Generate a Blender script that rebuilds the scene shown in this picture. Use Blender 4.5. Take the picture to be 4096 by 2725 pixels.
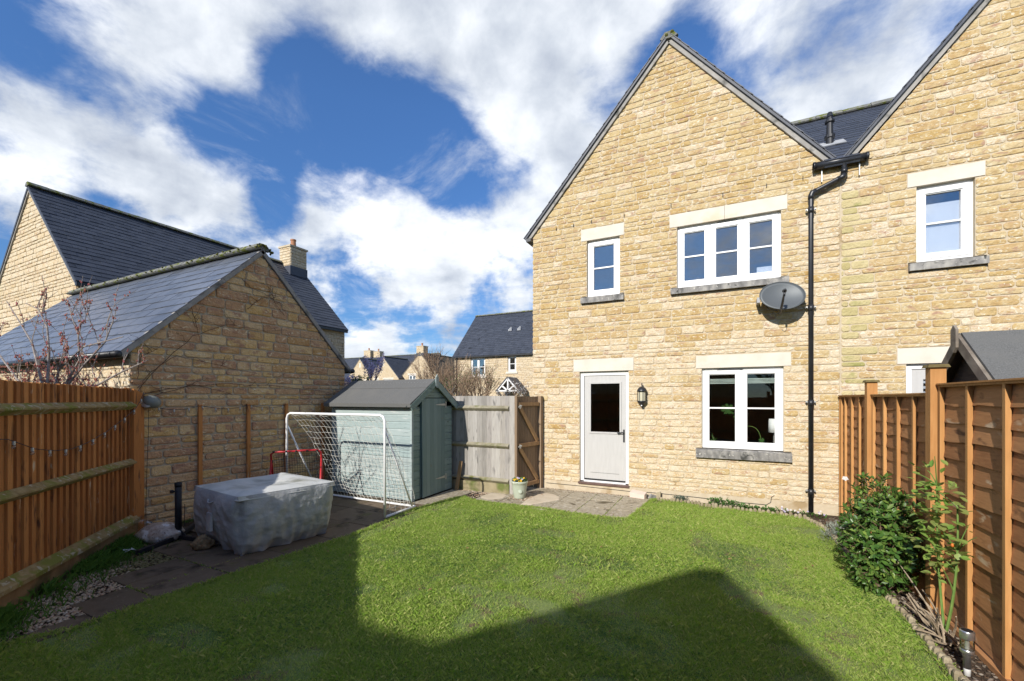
import bpy, bmesh, math, random
import numpy as np
from mathutils import Vector, Matrix, noise
R = math.radians
rnd = random.Random(7)
sc = bpy.context.scene
col = sc.collection
for o in list(bpy.data.objects): bpy.data.objects.remove(o)
# ------------------------------------------------------------------ camera, sky, sun, exposure
cd = bpy.data.cameras.new('camera'); cam = bpy.data.objects.new('camera', cd); col.objects.link(cam)
EYE = Vector((0, 0, 1.75))
cam.location = EYE; cam.rotation_euler = (R(90), 0, R(26.2))
cd.sensor_width = 36; cd.lens = 36 * 1711 / 4096; cd.shift_y = 232.5 / 4096
cd.clip_start = .05; cd.clip_end = 2000
sc.camera = cam
sc.view_settings.view_transform = 'Standard'; sc.view_settings.look = 'None'
sc.view_settings.exposure = 0.76; sc.view_settings.gamma = 1; sc.view_settings.use_curve_mapping = False
SUN_EL, SUN_ROT, CLOUD = 29.4, 188.8, 5.6
SD = Vector((.27, 1.75, -1)).normalized()          # direction the light travels
sl = bpy.data.lights.new('sun', 'SUN'); sl.energy = 3.5; sl.angle = R(.5); sl.color = (1, .95, .88)
so = bpy.data.objects.new('sun', sl); col.objects.link(so); so.rotation_euler = SD.to_track_quat('-Z', 'Y').to_euler()
so.location = (0, -5, 20)
w = bpy.data.worlds.new('World'); sc.world = w; w.use_nodes = True
def world():
    nt = w.node_tree; N = nt.nodes; L = nt.links; N.clear()
    out = N.new('ShaderNodeOutputWorld'); bg = N.new('ShaderNodeBackground'); bg.inputs[1].default_value = .15
    sky = N.new('ShaderNodeTexSky'); sky.sky_type = 'NISHITA'; sky.sun_disc = False
    sky.sun_elevation = R(SUN_EL); sky.sun_rotation = R(SUN_ROT); sky.altitude = 100; sky.air_density = 1.0; sky.dust_density = .25; sky.ozone_density = 2.5
    tc = N.new('ShaderNodeTexCoord')
    def M(op, a, b=None, c=None):
        n = N.new('ShaderNodeMath'); n.operation = op
        for i, v in enumerate((a, b, c)):
            if v is None: continue
            if isinstance(v, (int, float)): n.inputs[i].default_value = v
            else: L.new(v, n.inputs[i])
        return n.outputs[0]
    def V(op, a, b=None, s=None):
        n = N.new('ShaderNodeVectorMath'); n.operation = op
        L.new(a, n.inputs[0])
        if b is not None:
            if isinstance(b, tuple): n.inputs[1].default_value = b
            else: L.new(b, n.inputs[1])
        if s is not None:
            if isinstance(s, (int, float)): n.inputs['Scale'].default_value = s
            else: L.new(s, n.inputs['Scale'])
        return n
    d = tc.outputs['Generated']
    sep = N.new('ShaderNodeSeparateXYZ'); L.new(d, sep.inputs[0])
    z = M('MAXIMUM', sep.outputs[2], 0.0)
    inv = M('DIVIDE', 1.0, M('ADD', z, .22))
    p = V('SCALE', d, None, inv).outputs[0]
    def nz(vec, scale, det, rough, dist=0, off=(0, 0, 0)):
        m = V('ADD', vec, off).outputs[0]
        n = N.new('ShaderNodeTexNoise'); L.new(m, n.inputs['Vector']); n.inputs['Scale'].default_value = scale
        n.inputs['Detail'].default_value = det; n.inputs['Roughness'].default_value = rough; n.inputs['Distortion'].default_value = dist
        return n.outputs['Fac']
    q = V('SCALE', d, None, 3.2).outputs[0]
    big = nz(p, 1.5, 8, .55, .35, (3.1, 1.7, .4)); puff = nz(q, 2.2, 9, .58, .15, (.6, 2.1, 8.4)); fine = nz(p, 5.0, 8, .62, .2, (1.3, 4.7, 2.4))
    low = N.new('ShaderNodeMapRange'); L.new(sep.outputs[2], low.inputs[0]); low.inputs[1].default_value = .55; low.inputs[2].default_value = .25
    mixn = M('ADD', M('MULTIPLY', puff, low.outputs[0]), M('MULTIPLY', big, M('SUBTRACT', 1.0, low.outputs[0])))
    dens = M('ADD', M('ADD', -.45, M('MULTIPLY', mixn, 1.25)), M('MULTIPLY', fine, .62))
    # clouds and clear gaps where the photograph has them: (x, y) in its 2357-wide view, radius, weight
    s_, c_ = math.sin(R(26.2)), math.cos(R(26.2)); k = 4096 / 2357
    def blobs(base, lst):
        for (x, y, rad, wt) in lst:
            X = (x * k - 2048) / 1711; Zc = (1595 - y * k) / 1711
            c = Vector((-s_ + X * c_, c_ + X * s_, Zc)).normalized(); rad = rad / 985 / (1 + X * X + Zc * Zc) ** .5
            dist = V('DOT_PRODUCT', d, tuple(c)).outputs['Value']
            g = M('EXPONENT', M('MULTIPLY_ADD', dist, 2 / rad ** 2, -2 / rad ** 2)); base = M('MULTIPLY_ADD', g, wt * .72, base)
        return base
    dens = blobs(dens, ((800, 230, 150, -.30), (650, 160, 90, -.22), (900, 370, 170, -.36), (1070, 420, 110, -.36), (760, 330, 110, -.2), (640, 330, 110, -.22), (510, 320, 70, -.18), (980, 230, 90, -.20), (700, 90, 60, -.12), (1110, 330, 60, -.06), (1330, 470, 40, .12),
        (1560, 70, 70, -.28), (1480, 150, 60, -.26), (1370, 250, 70, -.14), (1740, 200, 110, -.09), (2000, 60, 90, -.10), (1630, 130, 60, -.10), (2230, 60, 120, -.14), (1900, 210, 60, -.05),
        (30, 80, 80, -.17), (210, 170, 80, -.10), (10, 340, 60, -.16), (10, 540, 40, -.12), (640, 470, 60, -.26), (590, 480, 40, -.12), (830, 400, 40, .05), (845, 700, 60, -.28), (950, 745, 60, -.20), (800, 660, 40, -.15), (1130, 765, 50, -.12),
        (1000, 560, 190, .30), (760, 500, 110, .28), (950, 480, 65, .22), (1160, 560, 130, .26), (1210, 500, 70, .22), (1280, 400, 70, .18), (1000, 660, 110, .22), (700, 560, 60, .16), (900, 790, 50, .25), (970, 790, 40, .2), (830, 800, 50, .2),
        (230, 350, 200, .22), (420, 420, 120, .22), (80, 240, 140, .16), (330, 110, 200, .16), (560, 110, 100, .14), (540, 170, 60, .10), (190, 190, 130, -.20), (440, 280, 80, -.20), (500, 380, 60, -.12), (40, 130, 90, -.10), (560, 250, 70, -.12), (700, 40, 60, -.06), (1000, 300, 100, -.14), (640, 480, 50, -.16), (480, 480, 110, .16), (100, 500, 100, .16),
        (1200, 90, 200, .22), (1230, 240, 110, .22), (1050, 130, 100, .14), (900, 60, 120, .16), (1160, 330, 70, .12), (1440, 60, 90, .14), (1330, 340, 60, .18), (790, 40, 100, .10),
        (1960, 190, 110, .12), (1830, 250, 70, .20), (1750, 100, 100, .12), (2080, 150, 90, .06), (1900, 30, 90, .06)))
    mr = N.new('ShaderNodeMapRange'); mr.interpolation_type = 'SMOOTHSTEP'; L.new(dens, mr.inputs[0])
    mr.inputs[1].default_value = .40; mr.inputs[2].default_value = .72
    wi = N.new('ShaderNodeMapRange'); wi.interpolation_type = 'SMOOTHSTEP'; L.new(nz(p, 2.6, 9, .66, .6, (9.3, 2.2, 4.4)), wi.inputs[0]); wi.inputs[1].default_value = .50; wi.inputs[2].default_value = .80; wi.inputs[4].default_value = .55
    cover = M('MAXIMUM', M('MULTIPLY', mr.outputs[0], .97), wi.outputs[0])
    # cloud body: grey-lilac undersides, white sunlit heads
    shade = nz(p, 2.2, 7, .55, .3, (7.7, .3, 5.1)); shade2 = nz(q, 3.0, 7, .55, .2, (2.7, 6.3, 1.1))
    sm = M('ADD', M('ADD', M('MULTIPLY', shade, .55), M('MULTIPLY', shade2, .45)), M('MULTIPLY', fine, .18))
    sm = blobs(sm, ((950, 530, 230, .16), (760, 480, 90, .08), (1170, 560, 120, .08), (870, 790, 120, .02), (1250, 220, 150, .05), (120, 260, 130, .10), (1830, 250, 90, .12), (420, 330, 60, .08), (560, 130, 60, .05),
        (300, 400, 130, -.10), (520, 510, 80, -.05), (330, 80, 180, -.03), (1060, 700, 90, -.15), (880, 640, 60, -.04), (1230, 610, 60, -.02), (600, 30, 200, -.03), (1900, 120, 150, -.05), (100, 500, 80, -.06), (250, 200, 100, -.06)))
    cr = N.new('ShaderNodeValToRGB'); L.new(sm, cr.inputs[0])
    e = cr.color_ramp.elements; e[0].position = .42; e[0].color = (.33, .37, .45, 1); e[1].position = .82; e[1].color = (.93, .93, .94, 1)
    x_ = e.new(.55); x_.color = (.51, .55, .61, 1); x_ = e.new(.67); x_.color = (.71, .74, .78, 1)
    cs = V('SCALE', cr.outputs[0], None, CLOUD).outputs[0]
    # deepen the blue a little, as the photograph has it
    hs = N.new('ShaderNodeMix'); hs.data_type = 'RGBA'; hs.blend_type = 'MULTIPLY'; hs.inputs[0].default_value = 1
    lz = N.new('ShaderNodeMapRange'); L.new(sep.outputs[2], lz.inputs[0]); lz.inputs[1].default_value = 0; lz.inputs[2].default_value = .55; lz.inputs[3].default_value = .62; lz.inputs[4].default_value = 1.0
    sk = V('SCALE', sky.outputs[0], None, lz.outputs[0]).outputs[0]
    L.new(sk, hs.inputs[6]); hs.inputs[7].default_value = (.34, .51, .71, 1)
    mx = N.new('ShaderNodeMix'); mx.data_type = 'RGBA'; L.new(cover, mx.inputs[0]); L.new(hs.outputs[2], mx.inputs[6]); L.new(cs, mx.inputs[7])
    L.new(mx.outputs[2], bg.inputs[0]); L.new(bg.outputs[0], out.inputs[0])
world()
w.cycles.sampling_method = 'MANUAL'; w.cycles.sample_map_resolution = 512

# ------------------------------------------------------------------ materials
def mat(name, ramp, scale=6, detail=4, rough=.8, bump=.0, bscale=40, stretch=(1, 1, 1), tone=None, tone_amt=.35,
        spots=None, spot_scale=9, spot_lo=.56, spot_hi=.66, metal=0, spec=.3, space='world', bdist=.01, distort=0, spot_stretch=None, tonemul=None, mortar=None):
    """ramp: colours along a noise; tone: a second list of colours picked per piece; spots: blotches of another colour"""
    m = bpy.data.materials.new(name); m.use_nodes = True
    nt = m.node_tree; N = nt.nodes; L = nt.links
    b = N['Principled BSDF']; b.inputs['Roughness'].default_value = rough; b.inputs['Metallic'].default_value = metal
    b.inputs['Specular IOR Level'].default_value = spec
    if space == 'world':
        g = N.new('ShaderNodeNewGeometry'); P = g.outputs['Position']
    else:
        g = N.new('ShaderNodeTexCoord'); P = g.outputs['Object']
    oi = N.new('ShaderNodeObjectInfo'); at = N.new('ShaderNodeAttribute'); at.attribute_name = 'tone'
    ad = N.new('ShaderNodeMath'); ad.operation = 'ADD'; L.new(oi.outputs['Random'], ad.inputs[0]); L.new(at.outputs['Fac'], ad.inputs[1])
    fr = N.new('ShaderNodeMath'); fr.operation = 'FRACT'; L.new(ad.outputs[0], fr.inputs[0]); T = fr.outputs[0]
    # each piece gets its own bit of the texture
    tm = N.new('ShaderNodeMath'); tm.operation = 'MULTIPLY'; L.new(T, tm.inputs[0]); tm.inputs[1].default_value = 37.0 if tone else 0.0
    def noise_(sc_, det, st, dist=0):
        mp = N.new('ShaderNodeMapping'); L.new(P, mp.inputs['Vector']); mp.inputs['Scale'].default_value = st
        n = N.new('ShaderNodeTexNoise'); n.noise_dimensions = '4D'; L.new(mp.outputs[0], n.inputs['Vector']); L.new(tm.outputs[0], n.inputs['W'])
        n.inputs['Scale'].default_value = sc_; n.inputs['Detail'].default_value = det; n.inputs['Distortion'].default_value = dist
        return n.outputs['Fac']
    def rampn(fac, cols, lo=.3, hi=.7):
        r = N.new('ShaderNodeValToRGB'); L.new(fac, r.inputs[0]); e = r.color_ramp.elements
        n = len(cols)
        for i, c in enumerate(cols):
            pos = lo + (hi - lo) * i / max(1, n - 1)
            if i == 0: e[0].position = pos; el = e[0]
            elif i == n - 1 and n > 1: el = e[len(e) - 1]; el.position = pos
            else: el = e.new(pos)
            el.color = (*c, 1)
        if n == 1: e[1].color = (*cols[0], 1)
        return r.outputs[0]
    def mix(f, a, b_, mode='MIX'):
        x = N.new('ShaderNodeMix'); x.data_type = 'RGBA'; x.blend_type = mode
        if isinstance(f, (int, float)): x.inputs[0].default_value = f
        else: L.new(f, x.inputs[0])
        for i, v in ((6, a), (7, b_)):
            if isinstance(v, tuple): x.inputs[i].default_value = (*v, 1)
            else: L.new(v, x.inputs[i])
        return x.outputs[2]
    c = rampn(noise_(scale, detail, stretch, distort), ramp)
    if tone: c = mix(tone_amt, c, rampn(T, tone, 0, 1))
    if tonemul:
        mr = N.new('ShaderNodeMapRange'); L.new(T, mr.inputs[0]); mr.inputs[3].default_value = tonemul[0]; mr.inputs[4].default_value = tonemul[1]
        vm = N.new('ShaderNodeVectorMath'); vm.operation = 'SCALE'; L.new(c, vm.inputs[0]); L.new(mr.outputs[0], vm.inputs['Scale']); c = vm.outputs[0]
    if spots:
        for j, (sp, ss, lo, hi) in enumerate(spots):
            mr = N.new('ShaderNodeMapRange'); L.new(noise_(ss, 6, spot_stretch or (1, 1, 1), .3 + j), mr.inputs[0]); mr.inputs[1].default_value = lo; mr.inputs[2].default_value = hi
            c = mix(mr.outputs[0], c, sp)
    L.new(c, b.inputs['Base Color'])
    if bump:
        bm = N.new('ShaderNodeBump'); bm.inputs['Strength'].default_value = bump; bm.inputs['Distance'].default_value = bdist
        L.new(noise_(bscale, 7, stretch), bm.inputs['Height']); L.new(bm.outputs[0], b.inputs['Normal'])
    m['_c'] = 1
    return m
def glass(name, refl, tint=(1, 1, 1), rough=.0):
    m = bpy.data.materials.new(name); m.use_nodes = True; nt = m.node_tree; N = nt.nodes; L = nt.links
    N.remove(N['Principled BSDF']); out = N['Material Output']
    g = N.new('ShaderNodeBsdfGlossy'); g.inputs['Roughness'].default_value = rough; t = N.new('ShaderNodeBsdfTransparent'); t.inputs[0].default_value = (*tint, 1)
    lw = N.new('ShaderNodeLayerWeight'); lw.inputs[0].default_value = .2
    mr = N.new('ShaderNodeMapRange'); L.new(lw.outputs['Fresnel'], mr.inputs[0]); mr.inputs[3].default_value = refl; mr.inputs[4].default_value = 1
    n = N.new('ShaderNodeTexNoise'); n.inputs['Scale'].default_value = 3; bp = N.new('ShaderNodeBump'); bp.inputs['Strength'].default_value = .02; L.new(n.outputs[0], bp.inputs['Height']); L.new(bp.outputs[0], g.inputs['Normal'])
    mx = N.new('ShaderNodeMixShader'); L.new(mr.outputs[0], mx.inputs[0]); L.new(t.outputs[0], mx.inputs[1]); L.new(g.outputs[0], mx.inputs[2]); L.new(mx.outputs[0], out.inputs[0])
    return m
def leafmat(name, cols, scale=3, rough=.45, trans=.35, spec=.4, tone=None, tone_amt=.5):
    m = mat(name, cols, scale=scale, rough=rough, spec=spec, tone=tone or cols, tone_amt=tone_amt)
    N = m.node_tree.nodes; L = m.node_tree.links; b = N['Principled BSDF']; out = N['Material Output']
    tr = N.new('ShaderNodeBsdfTranslucent'); L.new(b.inputs['Base Color'].links[0].from_socket, tr.inputs[0])
    mx = N.new('ShaderNodeMixShader'); mx.inputs[0].default_value = trans
    L.new(b.outputs[0], mx.inputs[1]); L.new(tr.outputs[0], mx.inputs[2]); L.new(mx.outputs[0], out.inputs[0])
    return m
M = {}
PINK = (.36, .225, .15)
M['stone'] = mat('honey_limestone', [(.355, .22, .08), (.465, .335, .15), (.535, .44, .265)], scale=10, rough=.95, bump=.9, bscale=28, bdist=.026, tone=[(.395, .26, .10), (.495, .375, .19), (.545, .46, .30), (.435, .31, .145), (.43, .30, .175), (.495, .40, .235)], tone_amt=.45,
                 spots=[(PINK, 7, .565, .68), ((.60, .54, .40), 15, .56, .64)], spot_stretch=(1, 1, 2.2), spec=.1, distort=.6)
M['stone_pale'] = mat('pale_limestone', [(.44, .30, .14), (.53, .42, .26), (.59, .52, .385)], scale=10, rough=.95, bump=.9, bscale=28, bdist=.024, tone=[(.48, .35, .18), (.59, .51, .37), (.54, .43, .275), (.60, .53, .41), (.52, .39, .23)], tone_amt=.5,
                 spots=[(PINK, 7, .57, .69), ((.46, .31, .14), 12, .56, .65), ((.64, .57, .45), 16, .55, .6)], spot_stretch=(1, 1, 2.2), spec=.1, distort=.6)
M['stone_garage'] = mat('brown_ochre_limestone', [(.42, .235, .085), (.57, .365, .155), (.66, .48, .26)], scale=10, rough=.95, bump=1.0, bscale=30, bdist=.028, tone=[(.40, .21, .10), (.64, .42, .17), (.68, .52, .31), (.44, .25, .17), (.42, .24, .155)], tone_amt=.6,
                 spots=[((.37, .21, .14), 5, .52, .66), ((.68, .56, .38), 13, .57, .67)], spot_stretch=(1, 1, 2), spec=.1, distort=.4)
M['mortar'] = mat('lime_mortar', [(.46, .38, .26), (.53, .455, .335)], scale=14, rough=.95, bump=.5, bscale=90, spots=[((.34, .25, .14), 3, .55, .7)], spec=.1)
M['mortar_grey'] = mat('grey_mortar', [(.36, .30, .22), (.46, .40, .30)], scale=14, rough=.95, bump=.5, bscale=90, spec=.1)
M['lintel'] = mat('smooth_cream_stone', [(.57, .51, .42), (.64, .59, .50)], scale=5, rough=.85, bump=.15, bscale=120, spots=[((.6, .47, .3), 3, .62, .8)], spec=.15)
M['sill'] = mat('weathered_sill_stone', [(.11, .107, .10), (.24, .23, .215), (.42, .40, .35)], scale=9, detail=8, rough=.9, bump=.3, bscale=70, spots=[((.5, .48, .42), 26, .62, .68), ((.06, .06, .055), 7, .58, .68)], spec=.15, stretch=(1, 1, .5))
M['slate'] = mat('dark_blue_slate', [(.028, .033, .045), (.05, .057, .075)], scale=7, rough=.55, bump=.25, bscale=60, tone=[(.026, .031, .042), (.062, .07, .09), (.036, .043, .058)], tone_amt=.5, spec=.5,
                 spots=[((.012, .013, .016), 2.2, .6, .72), ((.12, .12, .09), 16, .68, .72)])
M['slate_garage'] = mat('blue_grey_slate', [(.085, .097, .122), (.115, .128, .155)], scale=5, rough=.32, bump=.12, bscale=70, tone=[(.07, .082, .105), (.135, .148, .175), (.095, .108, .135)], tone_amt=.65, spec=.8, spots=[((.05, .055, .065), 2.5, .6, .72)])
M['stone_tile'] = mat('brown_stone_tile', [(.06, .05, .035), (.13, .105, .07)], scale=4, rough=.9, bump=.4, bscale=20, tone=[(.05, .042, .03), (.16, .13, .09)], tone_amt=.5)
M['verge'] = mat('verge_cement', [(.24, .23, .21), (.36, .34, .31)], scale=6, rough=.9, bump=.35, bscale=50, spots=[((.09, .09, .08), 5, .55, .7)])
M['ridge'] = mat('mossy_ridge_tile', [(.10, .105, .10), (.21, .205, .18)], scale=10, rough=.9, bump=.4, bscale=40, spots=[((.10, .115, .02), 7, .5, .58), ((.38, .37, .31), 24, .62, .68)])
M['moss'] = mat('moss', [(.05, .055, .012), (.12, .12, .02)], scale=30, rough=1, bump=1, bscale=120)
M['upvc'] = mat('white_upvc', [(.74, .735, .71), (.78, .775, .755)], scale=2, rough=.32, spec=.5)
M['door'] = mat('cream_composite_door', [(.43, .42, .40), (.47, .46, .44)], scale=4, stretch=(8, 8, 1), rough=.45, bump=.08, bscale=30, spec=.4)
M['rubber'] = mat('black_seal', [(.012, .012, .013), (.02, .02, .022)], rough=.6)
M['threshold'] = mat('brown_threshold', [(.10, .06, .05), (.14, .09, .075)], rough=.4)
M['alu'] = mat('brushed_steel', [(.45, .45, .46), (.6, .6, .6)], scale=3, stretch=(1, 1, 12), rough=.3, metal=.9, spec=.5)
M['black'] = mat('black_plastic', [(.012, .013, .015), (.024, .025, .028)], scale=5, rough=.38, spec=.5)
M['iron'] = mat('black_powder_coated_iron', [(.012, .013, .016), (.03, .032, .038)], scale=14, rough=.55, bump=.15, bscale=80)
M['dish'] = mat('grey_dish_mesh', [(.085, .095, .10), (.12, .13, .135)], scale=300, rough=.5, metal=.2)
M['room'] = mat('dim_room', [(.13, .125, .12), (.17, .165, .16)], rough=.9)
M['glass_up'] = glass('upper_window_glass', .20, (.92, .94, .96))
M['glass_down'] = glass('lower_window_glass', .03, (.93, .94, .93))
M['glass_clear'] = glass('clear_glass', .12, (.9, .9, .85))
M['fence_red'] = mat('orange_brown_fence', [(.30, .11, .028), (.47, .185, .052)], scale=9, stretch=(6, 6, .7), rough=.85, bump=.35, bscale=22, bdist=.004, tone=[(.23, .08, .022), (.60, .27, .085), (.40, .15, .04), (.34, .13, .035)], tone_amt=.55, spots=[((.13, .06, .028), 5, .56, .70), ((.58, .44, .29), 3.5, .64, .72)], spot_stretch=(3, 3, .8))
M['rail_mossy'] = mat('mossy_arris_rail', [(.22, .15, .06), (.36, .27, .13)], scale=11, stretch=(1.5, 1.5, 1.5), rough=.95, bump=.5, bscale=50, spots=[((.19, .19, .04), 6, .48, .6), ((.42, .38, .28), 14, .57, .65)])
M['gravel_board'] = mat('gravel_board_timber', [(.20, .115, .05), (.30, .19, .09)], scale=7, stretch=(1, 1, 1), rough=.95, bump=.3, bscale=30, spots=[((.05, .055, .02), 3, .5, .65)])
M['lap_wood'] = mat('waney_lap_boards', [(.28, .12, .045), (.47, .225, .09)], scale=7, stretch=(3, 1.2, 9), rough=.85, bump=.35, bscale=14, bdist=.004, tone=[(.22, .09, .034), (.52, .27, .12), (.36, .165, .062), (.45, .22, .095)], tone_amt=.5, spots=[((.13, .06, .028), 5, .58, .70), ((.55, .40, .26), 2.2, .63, .71)], spot_stretch=(1, 1, 3))
M['lap_post'] = mat('fence_post_orange', [(.38, .185, .06), (.54, .29, .11)], scale=7, stretch=(6, 6, .6), rough=.8, bump=.25, bscale=22, bdist=.003, tone=[(.31, .13, .035), (.5, .26, .09)], tone_amt=.4)
M['mossy_cap'] = mat('mossy_cap', [(.10, .075, .03), (.19, .15, .06)], scale=12, rough=.95, bump=.4, bscale=60)
M['grey_wood'] = mat('silvered_fence_boards', [(.20, .185, .165), (.40, .375, .335)], scale=9, stretch=(7, 7, .6), rough=.9, bump=.4, bscale=20, bdist=.004, tone=[(.16, .15, .135), (.5, .48, .45), (.33, .3, .26), (.27, .25, .24)], tone_amt=.55, spots=[((.10, .095, .09), 4, .58, .72), ((.27, .24, .13), 3, .66, .8)], spot_stretch=(5, 5, .8))
M['gate_wood'] = mat('brown_gate_boards', [(.17, .115, .07), (.27, .19, .12)], scale=9, stretch=(7, 7, .6), rough=.9, bump=.3, bscale=22, bdist=.003, tone=[(.14, .095, .06), (.32, .23, .15)], tone_amt=.5)
M['gate_brace'] = mat('gate_brace', [(.27, .16, .08), (.38, .24, .12)], scale=6, stretch=(3, 3, 1), rough=.85, bump=.25, bscale=24, bdist=.003)
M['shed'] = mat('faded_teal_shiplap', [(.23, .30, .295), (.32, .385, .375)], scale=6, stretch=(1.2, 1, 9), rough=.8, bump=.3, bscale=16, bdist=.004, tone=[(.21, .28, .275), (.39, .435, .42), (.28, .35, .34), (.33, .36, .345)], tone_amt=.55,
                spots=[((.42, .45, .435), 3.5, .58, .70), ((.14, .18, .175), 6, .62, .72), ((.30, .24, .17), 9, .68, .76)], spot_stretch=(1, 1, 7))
M['shed_door'] = mat('teal_door_board', [(.13, .19, .185), (.19, .26, .25)], scale=6, stretch=(7, 7, .7), rough=.75, bump=.25, bscale=20, bdist=.003, tone=[(.12, .175, .17), (.22, .285, .275)], tone_amt=.5, spots=[((.2, .19, .15), 9, .68, .76)])
M['felt'] = mat('roofing_felt', [(.085, .085, .082), (.15, .15, .143)], scale=120, rough=.95, bump=.6, bscale=260, bdist=.003, spots=[((.13, .128, .12), 3, .5, .7)])
M['galv'] = mat('galvanised_metal', [(.38, .39, .38), (.55, .55, .53)], scale=20, rough=.45, metal=.6)
M['white_metal'] = mat('white_painted_tube', [(.74, .74, .73), (.8, .8, .79)], scale=3, rough=.35, spec=.5, spots=[((.45, .42, .36), 18, .68, .74)])
M['net_white'] = mat('white_net_cord', [(.62, .6, .52), (.75, .73, .66)], rough=.8)
M['red_metal'] = mat('red_painted_tube', [(.42, .018, .022), (.5, .03, .035)], scale=3, rough=.32, spec=.5)
M['net_black'] = mat('black_net_cord', [(.012, .012, .012), (.02, .02, .02)], rough=.8)
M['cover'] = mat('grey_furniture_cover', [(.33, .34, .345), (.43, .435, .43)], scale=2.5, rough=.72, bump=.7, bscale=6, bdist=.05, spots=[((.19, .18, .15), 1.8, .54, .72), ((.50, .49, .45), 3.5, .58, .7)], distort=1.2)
M['rock'] = mat('rough_limestone_rock', [(.17, .11, .055), (.36, .26, .15)], scale=14, rough=1, bump=1, bscale=40, bdist=.02)
M['bag'] = mat('clear_plastic_gravel_bag', [(.32, .24, .19), (.58, .52, .47)], scale=24, rough=.3, bump=.6, bscale=45, bdist=.01, spots=[((.75, .75, .77), 7, .56, .62), ((.18, .11, .08), 40, .6, .64)], spec=.6)
M['plastic_film'] = glass('clear_plastic_film', .16, (.8, .8, .8), .25)
M['plastic_scrap'] = mat('pale_plastic_scrap', [(.45, .5, .55), (.7, .72, .75)], rough=.4)
M['slab'] = mat('riven_concrete_slab', [(.26, .215, .145), (.38, .33, .24)], scale=5, detail=7, rough=.95, bump=.5, bscale=45, bdist=.006, tone=[(.28, .235, .16), (.42, .37, .275)], tone_amt=.4,
                spots=[((.46, .415, .33), 26, .55, .62), ((.12, .095, .065), 17, .58, .66), ((.10, .08, .045), 2.5, .56, .7)])
M['slab_dark'] = mat('dark_brown_slab', [(.105, .078, .05), (.185, .14, .095)], scale=4, detail=7, rough=.85, bump=.5, bscale=50, bdist=.006, tone=[(.075, .055, .035), (.17, .125, .085)], tone_amt=.45,  # darker brown than the other slabs, with blackish, tan and olive blotches
                spots=[((.04, .03, .02), 4, .53, .66), ((.24, .19, .13), 35, .62, .7), ((.085, .09, .02), 3, .6, .72)])
M['cement'] = mat('pale_cement', [(.46, .38, .27), (.58, .50, .38)], scale=4, rough=.9, bump=.15, bscale=70)
M['soil'] = mat('bed_soil', [(.035, .022, .014), (.09, .06, .038)], scale=22, rough=1, bump=.9, bscale=60, bdist=.02, spots=[((.2, .14, .09), 45, .64, .7)])
M['earth'] = mat('earth', [(.06, .055, .02), (.10, .085, .035)], scale=2, rough=1, bump=.4, bscale=40)
M['turf'] = mat('lawn_soil', [(.13, .19, .045), (.20, .23, .08)], scale=3, rough=1, bump=.8, bscale=60, bdist=.02, spots=[((.16, .12, .065), 5, .54, .64)])
M['pebble'] = mat('pale_pebbles', [(.33, .25, .17), (.45, .36, .27)], scale=30, rough=.8, tone=[(.48, .39, .28), (.33, .19, .12), (.50, .44, .36), (.40, .31, .19), (.2, .16, .12)], tone_amt=.8)
M['pebble_moss'] = mat('mossy_pebbles', [(.14, .13, .04), (.24, .2, .09)], scale=20, rough=.9, tone=[(.1, .11, .02), (.3, .25, .14), (.2, .17, .08)], tone_amt=.7)
M['chip'] = mat('bark_and_stones', [(.06, .04, .025), (.1, .065, .04)], scale=30, rough=.9, tone=[(.04, .028, .018), (.3, .26, .21), (.12, .07, .04), (.05, .035, .022), (.09, .06, .04)], tone_amt=.8)
M['log'] = mat('log_edging', [(.20, .165, .10), (.36, .30, .20)], scale=16, stretch=(1, 1, .6), rough=.95, bump=.5, bscale=50, tone=[(.18, .14, .09), (.42, .36, .25)], tone_amt=.5)
M['bark'] = mat('twig_bark', [(.13, .085, .055), (.25, .18, .12)], scale=30, rough=.9, tone=[(.12, .07, .045), (.3, .21, .14)], tone_amt=.5)
M['bark_grey'] = mat('grey_cherry_bark', [(.16, .13, .115), (.34, .30, .27)], scale=30, rough=.9, bump=.4, bscale=80)
M['bud'] = mat('pink_brown_buds', [(.24, .08, .05), (.36, .14, .085)], scale=40, rough=.8, tone=[(.18, .055, .035), (.42, .17, .11), (.3, .05, .09), (.28, .13, .06)], tone_amt=.8)
M['laurel'] = leafmat('glossy_evergreen_leaf', [(.045, .11, .022), (.075, .16, .03)], scale=5, rough=.36, trans=.2, spec=.4, tone=[(.03, .08, .018), (.09, .18, .03), (.05, .12, .024), (.26, .36, .07), (.035, .09, .02), (.13, .22, .04)], tone_amt=.7)
M['rose_leaf'] = leafmat('rose_leaf', [(.16, .30, .05), (.25, .37, .08)], scale=5, rough=.4, trans=.35, tone=[(.14, .3, .05), (.32, .4, .1), (.24, .2, .08)], tone_amt=.6)
M['green_stem'] = mat('green_rose_stem', [(.10, .19, .04), (.17, .25, .06)], scale=20, rough=.6)
M['silver_leaf'] = leafmat('silver_foliage', [(.18, .22, .17), (.34, .38, .32)], scale=9, rough=.8, trans=.2)
M['herb'] = leafmat('bed_foliage', [(.05, .12, .025), (.10, .2, .04)], scale=12, rough=.6, trans=.3)
M['grass'] = leafmat('grass_blades', [(.16, .32, .03), (.20, .37, .04), (.32, .46, .075), (.50, .54, .17), (.58, .55, .23)], scale=1.7, rough=.5, trans=.5, spec=.3, tone=[(.18, .34, .035), (.36, .48, .09), (.64, .59, .29), (.24, .41, .05), (.33, .46, .08)], tone_amt=.5)
M['grass_dark'] = leafmat('rank_grass_blades', [(.06, .15, .02), (.13, .25, .035)], scale=4, rough=.6, trans=.35)
M['lilac'] = leafmat('lilac_blossom', [(.50, .44, .62), (.66, .60, .76)], scale=6, rough=.8, trans=.45)
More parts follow.
